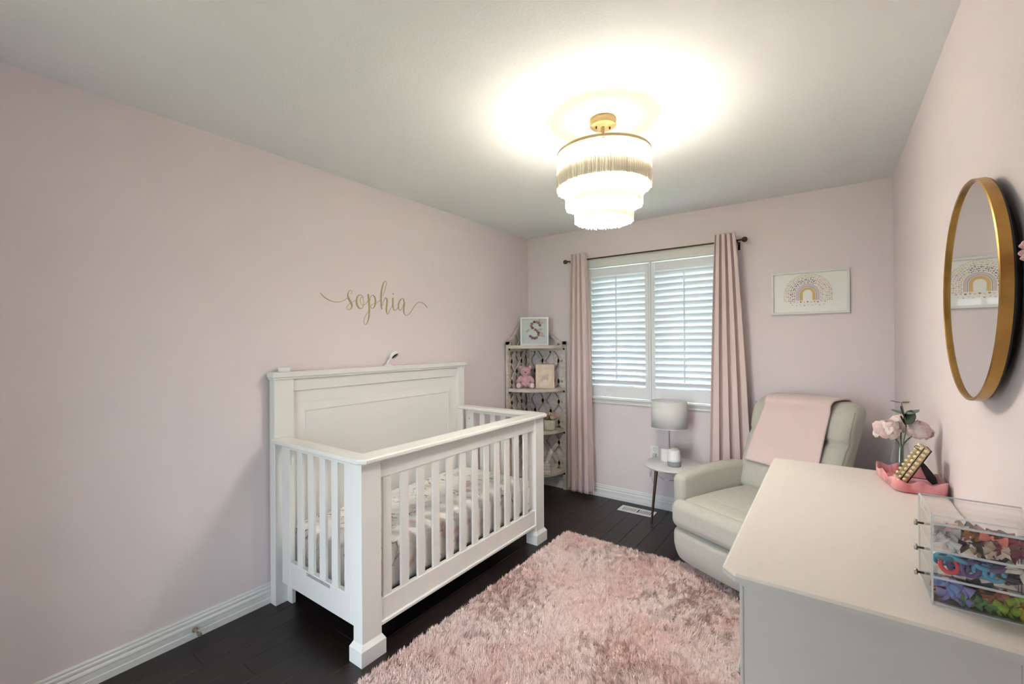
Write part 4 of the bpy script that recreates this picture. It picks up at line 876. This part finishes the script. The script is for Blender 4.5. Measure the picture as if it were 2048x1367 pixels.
# ------------------------------------------------------------------ shag rug
RX0, RX1, RY0, RY1 = 0.905, 2.235, -3.02, -0.882
rug = bx('shag_rug', mat('rug_backing', (240, 214, 206), 0.95), None, RX0 + 0.008, RX1 - 0.008, RY0 + 0.008, RY1 - 0.008, 0.0003, 0.008, 0)
tag(rug, 'blush pink shag rug on the dark floor', 'rug')
NB = 280000
gx = rng.uniform(RX0 + 0.004, RX1 - 0.004, NB); gy = rng.uniform(RY0 + 0.004, RY1 - 0.004, NB)
cid = (np.floor(gx / 0.022).astype(int) * 7919 + np.floor(gy / 0.022).astype(int) * 104729) % 65536
cl_a = rng.uniform(0, 2 * PI, 65536)[cid]; cl_l = rng.uniform(0.2, 1.0, 65536)[cid]
sw = 0.9 * np.sin(gx * 5.1 + 1.3 * np.sin(gy * 3.7)) + 0.8 * np.cos(gy * 4.3 - gx * 2.2)
ang = cl_a * 0.55 + sw * 1.3 + rng.normal(0, 0.7, NB)
ln = rng.uniform(0.022, 0.036, NB); le = np.clip(0.25 + cl_l * 0.5 + rng.normal(0, 0.15, NB), 0.05, 1.0)
dx, dy = np.cos(ang), np.sin(ang); wd_ = rng.uniform(0.0008, 0.0017, NB)
tx = gx + dx * ln * np.sin(le) ; ty = gy + dy * ln * np.sin(le)
ov = 0.006
tx = np.clip(tx, RX0 - ov, RX1 + ov); ty = np.clip(ty, RY0 - ov, RY1 + ov)
mx_, my_ = gx + (tx - gx) * 0.35, gy + (ty - gy) * 0.35
tz = 0.006 + ln * np.cos(le) * 0.85; mz = 0.004 + (tz - 0.004) * 0.66
V = np.empty((NB, 5, 3))
V[:, 0] = np.stack([gx - dy * wd_, gy + dx * wd_, np.full(NB, 0.004)], 1); V[:, 1] = np.stack([gx + dy * wd_, gy - dx * wd_, np.full(NB, 0.004)], 1)
V[:, 2] = np.stack([mx_ + dy * wd_, my_ - dx * wd_, mz], 1); V[:, 3] = np.stack([mx_ - dy * wd_, my_ + dx * wd_, mz], 1); V[:, 4] = np.stack([tx, ty, tz], 1)
me = bpy.data.meshes.new('pile'); me.vertices.add(NB * 5); me.vertices.foreach_set('co', V.reshape(-1).astype(np.float32))
base = np.arange(NB)[:, None] * 5
lo = np.concatenate([base + np.array([[0, 1, 2, 3]]), base + np.array([[3, 2, 4]])], 1).reshape(-1)
me.loops.add(NB * 7); me.loops.foreach_set('vertex_index', lo.astype(np.int32))
ls = np.empty((NB, 2), np.int32); ls[:, 0] = np.arange(NB) * 7; ls[:, 1] = ls[:, 0] + 4
me.polygons.add(NB * 2); me.polygons.foreach_set('loop_start', ls.reshape(-1))
me.polygons.foreach_set('use_smooth', np.ones(NB * 2, bool))
at = me.attributes.new('shade', 'FLOAT', 'POINT'); shd = rng.uniform(0, 1, NB).repeat(5); at.data.foreach_set('value', shd.astype(np.float32))
me.update(); me.validate()
def rug_mat():
    m = bpy.data.materials.new('blush_shag'); m.use_nodes = True; nt = m.node_tree; N = nt.nodes; L = nt.links; bs = N['Principled BSDF']; bs.inputs['Roughness'].default_value = 0.85; bs.inputs['Sheen Weight'].default_value = 0.3
    tc = N.new('ShaderNodeTexCoord'); nz = N.new('ShaderNodeTexNoise'); nz.inputs['Scale'].default_value = 3.6; nz.inputs['Detail'].default_value = 4; L.new(tc.outputs['Object'], nz.inputs['Vector'])
    r = N.new('ShaderNodeMapRange'); r.inputs['From Min'].default_value = 0.38; r.inputs['From Max'].default_value = 0.74; L.new(nz.outputs['Fac'], r.inputs['Value'])
    a = N.new('ShaderNodeAttribute'); a.attribute_name = 'shade'
    mx = N.new('ShaderNodeMix'); mx.data_type = 'RGBA'; mx.inputs['A'].default_value = lin((252, 230, 222)) + (1,); mx.inputs['B'].default_value = lin((240, 198, 189)) + (1,)
    ad = N.new('ShaderNodeMath'); ad.operation = 'MULTIPLY_ADD'; L.new(a.outputs['Fac'], ad.inputs[0]); ad.inputs[1].default_value = 0.25; L.new(r.outputs['Result'], ad.inputs[2])
    s2 = N.new('ShaderNodeMath'); s2.operation = 'SUBTRACT'; s2.use_clamp = True; L.new(ad.outputs[0], s2.inputs[0]); s2.inputs[1].default_value = 0.15
    L.new(s2.outputs[0], mx.inputs['Factor']); L.new(mx.outputs['Result'], bs.inputs['Base Color'])
    return m
me.materials.append(rug_mat())
o = link('pile', me, rug); o['kind'] = 'stuff'

# ------------------------------------------------------------------ dresser
DZ = 0.86
dr = thing('dresser', 'wide white wooden dresser with moulded overhanging top', 'dresser', (2.54, -1.98, 0))
M_DRS = mat('white_dresser_lacquer', (217, 210, 202), 0.36)
def db(name, *a, bev=0.003, par=None): return bx(name, M_DRS, par or dr, *a, bev=bev)
outl = [(2.262, -1.385), (2.276, -1.371), (2.800, -1.371), (2.800, -2.605), (2.294, -2.605), (2.262, -2.573)]
b = MB(); n = len(outl); ins = inset(outl[::-1], 0.006); outl = outl[::-1]; ins2 = inset(outl, 0.016); ins3 = inset(outl, 0.028)
lay = [(ins3, DZ - 0.036), (ins3, DZ - 0.030), (ins2, DZ - 0.024), (outl, DZ - 0.018), (outl, DZ - 0.005), (ins, DZ)]
vs = [(x_, y_, z_) for pl_, z_ in lay for x_, y_ in pl_]
b.add(vs, [(k * n + i, k * n + (i + 1) % n, (k + 1) * n + (i + 1) % n, (k + 1) * n + i) for k in range(len(lay) - 1) for i in range(n)] + [tuple(range(n))[::-1], tuple(range((len(lay) - 1) * n, len(lay) * n))]); b.build('top_board', M_DRS, dr)
bxm = MB(); bxm.box(2.312, 2.790, -2.566, -1.410, 0.10, DZ - 0.034); bxm.build('carcass', M_DRS, dr)
for y0, y1 in ((-2.577, -2.530), (-1.446, -1.399)):
    db('corner_post', 2.299, 2.3085, y0, y1, 0.02, DZ - 0.034); db('corner_post', 2.745, 2.795, y0, y1, 0.02, DZ - 0.034)
for yy in (-2.571, -1.406):
    db('end_panel', 2.3085, 2.745, yy - (0.0045 if yy < -2 else -0.0045), yy + 0.006, 0.10, DZ - 0.034, bev=0.001)
for y0, y1 in ((-2.586, -2.521), (-1.455, -1.390)):
    for x0 in (2.290, 2.741): db('foot_block', x0, x0 + 0.062, y0, y1, 0.0, 0.085, bev=0.006)
def drawer(y0, y1, z0, z1):
    d = db('drawer', 2.293, 2.314, y0, y1, z0, z1, bev=0.003)
    for f_ in (0.25, 0.75) if y1 - y0 > 0.45 else (0.5,):
        yc = y0 + (y1 - y0) * f_
        b = MB(); b.lathe([(0.006, 0), (0.006, 0.010), (0.015, 0.016), (0.016, 0.022), (0.010, 0.028), (0, 0.029)], n=20, M=Matrix.Translation((2.293, yc, (z0 + z1) / 2)) @ Matrix.Rotation(-PI / 2, 4, 'Y')); b.build('knob', M_CHROME, d)
for z0, z1, ncol in ((0.640, 0.815, 3), (0.385, 0.620, 2), (0.130, 0.365, 2)):
    yy0, yy1 = -2.525, -1.450; w = (yy1 - yy0) / ncol
    for c_ in range(ncol): drawer(yy0 + c_ * w + 0.006, yy0 + (c_ + 1) * w - 0.006, z0, z1)
db('drawer_moulding', 2.292, 2.300, -2.578, -2.53, 0.618, 0.634, bev=0.003)

# ------------------------------------------------------------------ pink tray with vase, flowers, easel frame
tr = thing('resin_tray', 'pink resin tray with wavy rim on the dresser', 'tray', (2.712, -1.530, DZ), math.radians(10))
M_RES = mat('pink_swirl_resin', (218, 120, 128), 0.18, rgb2=(232, 166, 168), vscale=16, coat=0.4, detail=5)
def rim(a):
    c, s = math.cos(a), math.sin(a); q = (abs(c) ** 6 + abs(s) ** 6) ** (-1 / 6.0); return Vector((0.077 * c * q, 0.136 * s * q, 0))
b = MB(); NR = 96
def trfn(lev, a):
    p = rim(a); wv = math.cos(a * 14) ; r_, z_ = [(0.95, 0.0005), (0.98, 0.004), (1.00 + 0.016 * wv, 0.040 + 0.007 * math.cos(a * 8 + 0.6)), (0.965 + 0.016 * wv, 0.041 + 0.007 * math.cos(a * 8 + 0.6)), (0.93, 0.008), (0.0, 0.008)][lev]; return (p.x * r_, p.y * r_, z_)
vs = [trfn(l, 2 * PI * i / NR) for l in range(6) for i in range(NR)]
fs = [(l * NR + i, l * NR + (i + 1) % NR, (l + 1) * NR + (i + 1) % NR, (l + 1) * NR + i) for l in range(5) for i in range(NR)] + [tuple(range(NR))[::-1]]
b.add(vs, fs, 0, True); local(b.build('tray_body', M_RES, tr))
VX, VY, VZ = 2.698, -1.445, DZ + 0.0082
b = MB(); b.lathe([(0.0, 0.0), (0.024, 0.0), (0.030, 0.010), (0.033, 0.035), (0.031, 0.065), (0.025, 0.100), (0.021, 0.120), (0.023, 0.128), (0.0215, 0.128), (0.0195, 0.120), (0.0235, 0.100), (0.029, 0.065), (0.031, 0.035), (0.028, 0.012), (0.0, 0.008)], (VX, VY, VZ), 36)
tag(b.build('glass_vase', M_GLASS), 'clear glass bud vase standing in the pink tray', 'vase')
M_HYD = [mat('hydrangea_blush', (244, 216, 214), 0.8, trans=0.25), mat('hydrangea_white', (250, 236, 232), 0.8, trans=0.25)]
def petal_mesh(m):
    b = MB(); b.grid(lambda u, v: Vector(((u - 0.5) * 0.040 * math.sin(PI * (0.10 + 0.72 * v)) , 0.034 * v, 0.010 * math.sin(PI * 0.6 * v) - 0.007 * (2 * u - 1) ** 2 + 0.003 * math.sin(9 * u) * v)), 5, 5); return b.mesh('petal', m)
PM = [petal_mesh(m) for m in M_HYD]; M_STEM = mat('stem_green', (104, 122, 92), 0.6)
for ci_, (ox, oy, oz, R_, n_, lb_) in enumerate([(-0.042, -0.020, 0.175, 0.040, 34, 'pale pink hydrangea bloom in the vase, on the room side'), (0.052, 0.010, 0.178, 0.038, 30, 'pale pink hydrangea bloom in the vase, next to the wall'), (0.004, 0.045, 0.195, 0.038, 26, 'pale pink hydrangea bloom in the vase, behind the eucalyptus')]):
    t = thing('hydrangea', lb_, 'flower', (VX, VY, VZ + 0.012), 0, 'hydrangeas in the glass vase'); c_ = Vector((VX + ox, VY + oy, VZ + oz))
    b = MB(); b.tube(crom([(VX + 0.006 * (ci_ - 1), VY + 0.004 * ci_, VZ + 0.012), (VX + 0.004 * (ci_ - 1), VY, VZ + 0.09), (VX + ox * 0.25, VY + oy * 0.25, VZ + 0.132), tuple(c_)], 5), 0.0026, 7); b.build('stem', M_STEM, t)
    for i in range(n_):
        zz = 1 - 1.65 * (i + 0.5) / n_; a = i * 2.39996; rr = math.sqrt(max(0, 1 - zz * zz)); nrm = Vector((rr * math.cos(a), rr * math.sin(a), zz * 0.85)).normalized()
        q = nrm.to_track_quat('Z', 'Y') @ Matrix.Rotation(random.uniform(0, 6.28), 3, 'Z').to_quaternion() @ Matrix.Rotation(random.uniform(-0.5, 0.3), 3, 'X').to_quaternion()
        o = link('petal', PM[i % 2], t); o.rotation_mode = 'QUATERNION'; o.rotation_quaternion = q; o.location = c_ + nrm * R_ * random.uniform(0.7, 0.95) - q @ Vector((0, 0.014, 0)); s_ = random.uniform(0.75, 1.05); o.scale = (s_, s_, s_)
eu = thing('eucalyptus_sprig', 'dark green eucalyptus sprig rising above the hydrangeas', 'sprig', (VX, VY, VZ + 0.012))
b = MB(); b.tube(crom([(VX + 0.006, VY - 0.004, VZ + 0.012), (VX + 0.006, VY - 0.006, VZ + 0.12), (VX + 0.012, VY - 0.030, VZ + 0.19), (VX + 0.006, VY - 0.030, VZ + 0.245), (VX + 0.0, VY - 0.022, VZ + 0.285)], 5), 0.0017, 6); b.build('stem', M_STEM, eu)
M_EU = mat('eucalyptus_green', (66, 84, 66), 0.6, rgb2=(52, 66, 52), vscale=30); M_EU2 = mat('eucalyptus_grey', (110, 124, 112), 0.6); M_EU3 = mat('eucalyptus_olive', (122, 112, 70), 0.6)
def eleaf(r, m):
    b = MB(); b.grid(lambda u, v: Vector(((2 * u - 1) * r * math.sqrt(max(0, 1 - (2 * v - 1) ** 2)) * 0.85, r * 2 * v, 0.10 * r * math.cos(3 * (u - 0.5)) + 0.15 * r * v * v)), 6, 8); return b.mesh('eucalyptus_leaf', m)
for (px_, py_, pz_, r_, m, q) in [(0.014, -0.036, 0.205, 0.029, M_EU, (1.25, 0.1, -0.95)), (0.012, -0.036, 0.196, 0.024, M_EU, (1.0, 0.5, 1.15)), (0.008, -0.034, 0.230, 0.023, M_EU, (1.2, 0.2, 1.3)), (0.010, -0.032, 0.246, 0.022, M_EU2, (0.3, 0.15, -1.4)), (0.004, -0.028, 0.248, 0.018, M_EU2, (0.2, -0.2, 1.5)), (-0.003, -0.022, 0.286, 0.015, M_EU3, (0.1, 0.2, 1.4)), (-0.001, -0.022, 0.286, 0.013, M_EU3, (0.1, 0.2, -1.6))]:
    o = solid(link('eucalyptus_leaf', eleaf(r_, m), eu), 0.0008); o.location = (VX + px_, VY + py_, VZ + pz_); o.rotation_euler = q
# easel photo frame with pearls, leaning back towards the wall
ef = thing('pearl_photo_frame', 'small gold photo frame edged with pearls on a black easel back', 'photo frame', (2.675, -1.592, DZ + 0.0095), math.radians(0))
lean = math.radians(28)
ME = Matrix.Rotation(lean, 4, 'Y')     # local z up the frame, -x face
def place(o): o.matrix_parent_inverse = Matrix.Identity(4); o.matrix_basis = ME; return o
FW, FH, FT = 0.085, 0.158, 0.016
b = MB()
for (y0, y1, z0, z1) in ((-0.0, 0.016, 0, FH), (FW - 0.016, FW, 0, FH), (0.016, FW - 0.016, 0, 0.016), (0.016, FW - 0.016, FH - 0.016, FH)): b.box(-0.004, FT, y0, y1, z0, z1, 0.001)
place(b.build('frame', mat('pale_gold', (206, 184, 132), 0.35, 0.7), ef))
b = MB(); b.box(0.010, FT, 0.016, FW - 0.016, 0.016, FH - 0.016); place(b.build('photo', mat('photo_print', (214, 200, 190), 0.5, rgb2=(180, 160, 150), vscale=30), ef))
b = MB(); b.box(FT, FT + 0.003, -0.001, FW + 0.001, -0.001, FH + 0.001); b.box(-0.0045, -0.002, -0.002, 0.0, 0, FH); place(b.build('velvet_back', M_BLACK, ef))
prl = MB(); prl.ellipsoid((0, 0, 0), (0.0072, 0.0072, 0.0072), 12, 8); prm = prl.mesh('pearl', mat('cream_pearl', (228, 210, 170), 0.22, 0.15, coat=0.6)); nP = 9
spots = [(-0.006, 0.007, 0.008 + i * (FH - 0.016) / (nP - 1)) for i in range(nP)] + [(-0.006, FW - 0.007, 0.008 + i * (FH - 0.016) / (nP - 1)) for i in range(nP)] + [(-0.006, 0.021 + i * 0.0108, FH - 0.008) for i in range(5)] + [(-0.006, 0.021 + i * 0.0108, 0.008) for i in range(5)] + [(0.0065, -0.0025, 0.008 + i * (FH - 0.016) / (nP - 1)) for i in range(nP)]
for p in spots:
    o = link('pearl', prm, ef); o.matrix_parent_inverse = Matrix.Identity(4); o.matrix_basis = ME @ Matrix.Translation(p)
b = MB()
P0 = ME @ Vector((FT + 0.003, FW / 2, FH * 0.66)); P1 = Vector((0.104, FW / 2, 0.007))
d = (P1 - P0)
for i in range(1):
    wv = d.cross(Vector((0, 1, 0))).normalized(); nn = Vector((0, 0.0018, 0))
    vs = []
    for t_, w in ((0, 0.004), (0.25, 0.009), (0.75, 0.014), (1.0, 0.008)):
        c_ = P0 + d * t_
        vs += [c_ - wv * w - nn, c_ + wv * w - nn, c_ + wv * w + nn, c_ - wv * w + nn]
    fs = [(k * 4 + j, k * 4 + (j + 1) % 4, (k + 1) * 4 + (j + 1) % 4, (k + 1) * 4 + j) for k in range(3) for j in range(4)] + [(0, 3, 2, 1), (12, 13, 14, 15)]
    b.add(vs, fs)
local(b.build('easel_leg', M_BLACK, ef))
b = MB(); b.box(0.022, 0.082, FW / 2 - 0.004, FW / 2 + 0.004, 0.020, 0.0215); local(b.build('easel_ribbon', M_BLACK, ef))
b = MB(); Tt = ME @ Vector((0, 0.01, FH)); b.tube(crom([tuple(Tt + Vector((-0.004, 0, -0.004))), tuple(Tt + Vector((-0.018, 0, 0.004))), tuple(Tt + Vector((-0.028, 0, 0.002))), tuple(Tt + Vector((-0.020, 0, -0.008))), tuple(Tt + Vector((-0.006, 0, -0.012)))], 5), 0.0012, 6); local(b.build('hanging_loop', M_BLACK, ef))

# ------------------------------------------------------------------ acrylic organiser with hair accessories
BX0, BX1, BY0, BY1, BZ0, BZ1 = 2.640, 2.800, -2.502, -2.346, DZ + 0.0003, DZ + 0.180
ao = thing('acrylic_organizer', 'clear acrylic three drawer organizer full of hair accessories', 'organizer', ((BX0 + BX1) / 2, (BY0 + BY1) / 2, BZ0))
b = MB(); T = 0.003
b.box(BX0, BX1, BY0, BY0 + T, BZ0, BZ1); b.box(BX0, BX1, BY1 - T, BY1, BZ0, BZ1); b.box(BX1 - T, BX1, BY0 + T, BY1 - T, BZ0, BZ1); b.box(BX0, BX1 - T, BY0 + T, BY1 - T, BZ0, BZ0 + T); b.box(BX0, BX1 - T, BY0 + T, BY1 - T, BZ1 - T, BZ1)
for k in range(3): b.box(BX0 + 0.002, BX1 - T, BY0 + T, BY1 - T, BZ0 + 0.054 + 0.054 * k, BZ0 + 0.056 + 0.054 * k)
M_EDGE = bpy.data.materials.new('painted_edge_glint'); M_EDGE.use_nodes = True; nt = M_EDGE.node_tree  # whitish strips added to paint the bright lines along the acrylic edges
tp = nt.nodes.new('ShaderNodeBsdfTransparent'); ms = nt.nodes.new('ShaderNodeMixShader'); ms.inputs[0].default_value = 0.45
nt.nodes['Principled BSDF'].inputs['Base Color'].default_value = (0.86, 0.88, 0.90, 1); nt.nodes['Principled BSDF'].inputs['Roughness'].default_value = 0.15
nt.links.new(nt.nodes['Principled BSDF'].outputs[0], ms.inputs[1]); nt.links.new(tp.outputs[0], ms.inputs[2]); nt.links.new(ms.outputs[0], nt.nodes['Material Output'].inputs['Surface'])
e_ = 0.0016
for z in (BZ0 + 0.0015, BZ1):
    for y in (BY0, BY1): b.box(BX0, BX1, y - e_, y + e_, z - e_ * 0.8, z + e_ * 0.8, mi=1)
    b.box(BX0 - e_, BX0 + e_, BY0, BY1, z - e_ * 0.8, z + e_ * 0.8, mi=1)
for y in (BY0, BY1): b.box(BX0 - e_, BX0 + e_, y - e_, y + e_, BZ0, BZ1, mi=1)
for k in range(3):
    z = BZ0 + 0.055 + 0.054 * k; b.box(BX0, BX1, BY0 - 0.0012, BY0 + 0.0005, z - 0.0022, z + 0.0022, mi=1)
b.build('shell', [M_ACRYL, M_EDGE], ao)
DRW = []
for k in range(3):
    z0 = BZ0 + T + 0.001 + 0.054 * k; z1 = z0 + 0.048; a = (BX0 - 0.002, BX1 - 0.006, BY0 + 0.005, BY1 - 0.005)
    b = MB(); t2 = 0.002
    b.box(a[0], a[0] + t2, a[2], a[3], z0, z1); b.box(a[0] + t2, a[1], a[2], a[2] + t2, z0, z1 - 0.006); b.box(a[0] + t2, a[1], a[3] - t2, a[3], z0, z1 - 0.006); b.box(a[1] - t2, a[1], a[2] + t2, a[3] - t2, z0, z1 - 0.006); b.box(a[0] + t2, a[1] - t2, a[2] + t2, a[3] - t2, z0, z0 + t2)
    d_ = b.build('drawer', M_ACRYL, ao)
    b = MB(); b.lathe([(0.0025, 0), (0.0025, 0.010), (0.0062, 0.0105), (0.0065, 0.016), (0, 0.0165)], n=16, M=Matrix.Translation((a[0], (BY0 + BY1) / 2, (z0 + z1) / 2)) @ Matrix.Rotation(-PI / 2, 4, 'Y')); b.build('knob', M_CHROME, d_)
    DRW.append((a[0] + 0.004, a[1] - 0.004, a[2] + 0.004, a[3] - 0.004, z0 + t2, z1 - 0.004))
def bow_mesh(w, h, m):
    b = MB()
    for s in (-1, 1):
        def fn(u, v):
            a = 2 * PI * v; r_ = u ** 0.7; return Vector((s * w * u, h * 0.42 * math.cos(a) * (0.25 + 0.75 * math.sin(PI * min(u, 0.8) * 0.625 + 0.0)), h * 0.5 * math.sin(a) * (0.18 + 0.82 * r_) * (1 + 0.15 * math.sin(6 * a * 0.5))))
        b.grid(fn, 7, 10)
    b.ellipsoid((0, 0, 0), (w * 0.20, h * 0.30, h * 0.30), 10, 8)
    for s in (-1, 1): b.grid(lambda u, v: Vector((s * (0.1 + 0.75 * v) * w, -h * 0.3 + 0.002 * math.sin(5 * v), -h * 0.15 - h * 0.55 * v + (u - 0.5) * h * 0.4)), 2, 4)
    return b.mesh('hair_bow', m)
def tie_mesh(R_, r_, m):
    b = MB(); b.tube([(R_ * math.cos(2 * PI * i / 20), R_ * math.sin(2 * PI * i / 20), 0) for i in range(20)], r_, 8, closed=True); return b.mesh('hair_tie', m)
def clip_mesh(m):
    b = MB(); b.tube(crom([(-0.022, 0, 0), (0.0, 0.006, 0), (0.022, 0, 0), (0.0, -0.006, 0), (-0.022, 0, 0)], 5), 0.0022, 6); b.soft((0, 0, 0.002), (0.018, 0.004, 0.002), 0.0015, (3, 2, 2), k=2); return b.mesh('hair_clip', m)
PAL = {'white': (236, 230, 226), 'ivory': (226, 216, 200), 'tan': (196, 160, 134), 'beige': (214, 190, 168), 'brown': (122, 84, 66), 'coral': (232, 130, 112), 'burgundy': (140, 50, 56), 'navy': (62, 78, 128), 'caramel': (176, 116, 62), 'blush': (222, 186, 184), 'dark brown': (70, 46, 40), 'pale grey': (186, 180, 176), 'sky blue': (96, 176, 210), 'teal': (64, 140, 160), 'hot coral': (236, 84, 92), 'purple': (112, 88, 140), 'black': (26, 24, 26), 'charcoal': (76, 72, 72), 'lavender': (140, 136, 196), 'periwinkle': (122, 150, 206), 'green': (96, 146, 86), 'lime': (160, 190, 62), 'yellow': (220, 202, 60), 'mint': (140, 196, 150), 'rust': (160, 80, 48), 'crimson': (190, 40, 62)}
def cm(c): return mat(c.replace(' ', '_') + '_accessory', PAL[c], 0.75)
CACHE = {}
def item(kind, col, drawer_i, x_, y_, z_, rot):
    key = (kind, col)
    if key not in CACHE: CACHE[key] = {'bow': lambda: bow_mesh(0.019, 0.021, cm(col)), 'tie': lambda: tie_mesh(0.0135, 0.0042, cm(col)), 'clip': lambda: clip_mesh(cm(col))}[kind]()
    nm = {'bow': 'hair_bow', 'tie': 'hair_tie', 'clip': 'hair_clip'}[kind]
    o = link(nm, CACHE[key]); o.location = (x_, y_, z_); o.rotation_euler = rot
    fab = {'bow': 'fabric hair bow', 'tie': 'ring shaped hair tie', 'clip': 'slim hair clip'}[kind]
    tag(o, f"{col} {fab} in the {['lowest', 'middle', 'upper'][drawer_i]} drawer of the clear organizer", {'bow': 'hair bow', 'tie': 'hair tie', 'clip': 'hair clip'}[kind], f"hair accessories in the {['lowest', 'middle', 'upper'][drawer_i]} organizer drawer")
    return o
rows = {2: [['white', 'white', 'dark brown', 'tan', 'beige', 'burgundy', 'burgundy'], ['pale grey', 'blush', 'caramel', 'brown', 'coral', 'brown', 'burgundy'], ['white', 'ivory', 'tan', 'coral', 'coral', 'navy', 'navy'], ['blush', 'ivory', 'beige', 'brown', 'tan', 'burgundy', 'navy']],
        1: [['hot coral', 'purple', 'purple', 'sky blue', 'sky blue', 'charcoal', 'black'], ['teal', 'sky blue', 'purple', 'sky blue', 'purple', 'charcoal', 'ivory'], ['teal', 'sky blue', 'black', 'black', 'purple', 'black', 'charcoal']],
        0: [['lavender', 'lavender', 'green', 'green', 'lime', 'lime', 'yellow'], ['periwinkle', 'lavender', 'black', 'black', 'rust', 'rust', 'lime'], ['crimson', 'periwinkle', 'charcoal', 'black', 'green', 'rust', 'yellow']]}
for di, rr in rows.items():
    x0, x1, y0, y1, z0, z1 = DRW[di]
    for ri, row in enumerate(rr):
        for ci_, col in enumerate(row):
            f_ = (ci_ + 0.5) / len(row); lay_ = ri % 2
            x_ = x0 + 0.017 + (x1 - x0 - 0.034) * f_ + random.uniform(-.003, .003); y_ = y0 + 0.013 + (ri // 2) * 0.030 + random.uniform(0, .006); z_ = z0 + (0.0125 if lay_ == 0 else 0.031)
            if di == 1 and col in ('hot coral', 'sky blue', 'teal', 'purple'):
                item('tie', col, di, x_, y_ + 0.004, z0 + (0.015 if lay_ == 0 else 0.033) - (0.004 if lay_ else 0), (PI / 2 + random.uniform(-0.4, 0.5), random.uniform(-0.5, 0.5), random.uniform(-0.3, 0.3)) if lay_ == 0 else (random.uniform(-.3, .3), random.uniform(-.3, .3), 0))
            elif col in ('black', 'charcoal') :
                item('clip', col, di, x_, y_ + 0.004, z_ - 0.002, (random.uniform(-0.4, 0.4), random.uniform(-0.6, 0.6), random.uniform(-0.6, 0.6)))
                item('bow', col, di, x_, y_ + 0.030, z_, (0.2, random.uniform(-0.5, 0.5), random.uniform(-0.5, 0.5)))
            else:
                item('bow', col, di, x_, y_, z_, (random.uniform(-0.4, 0.4), random.uniform(-0.6, 0.6), random.uniform(-0.4, 0.4)))
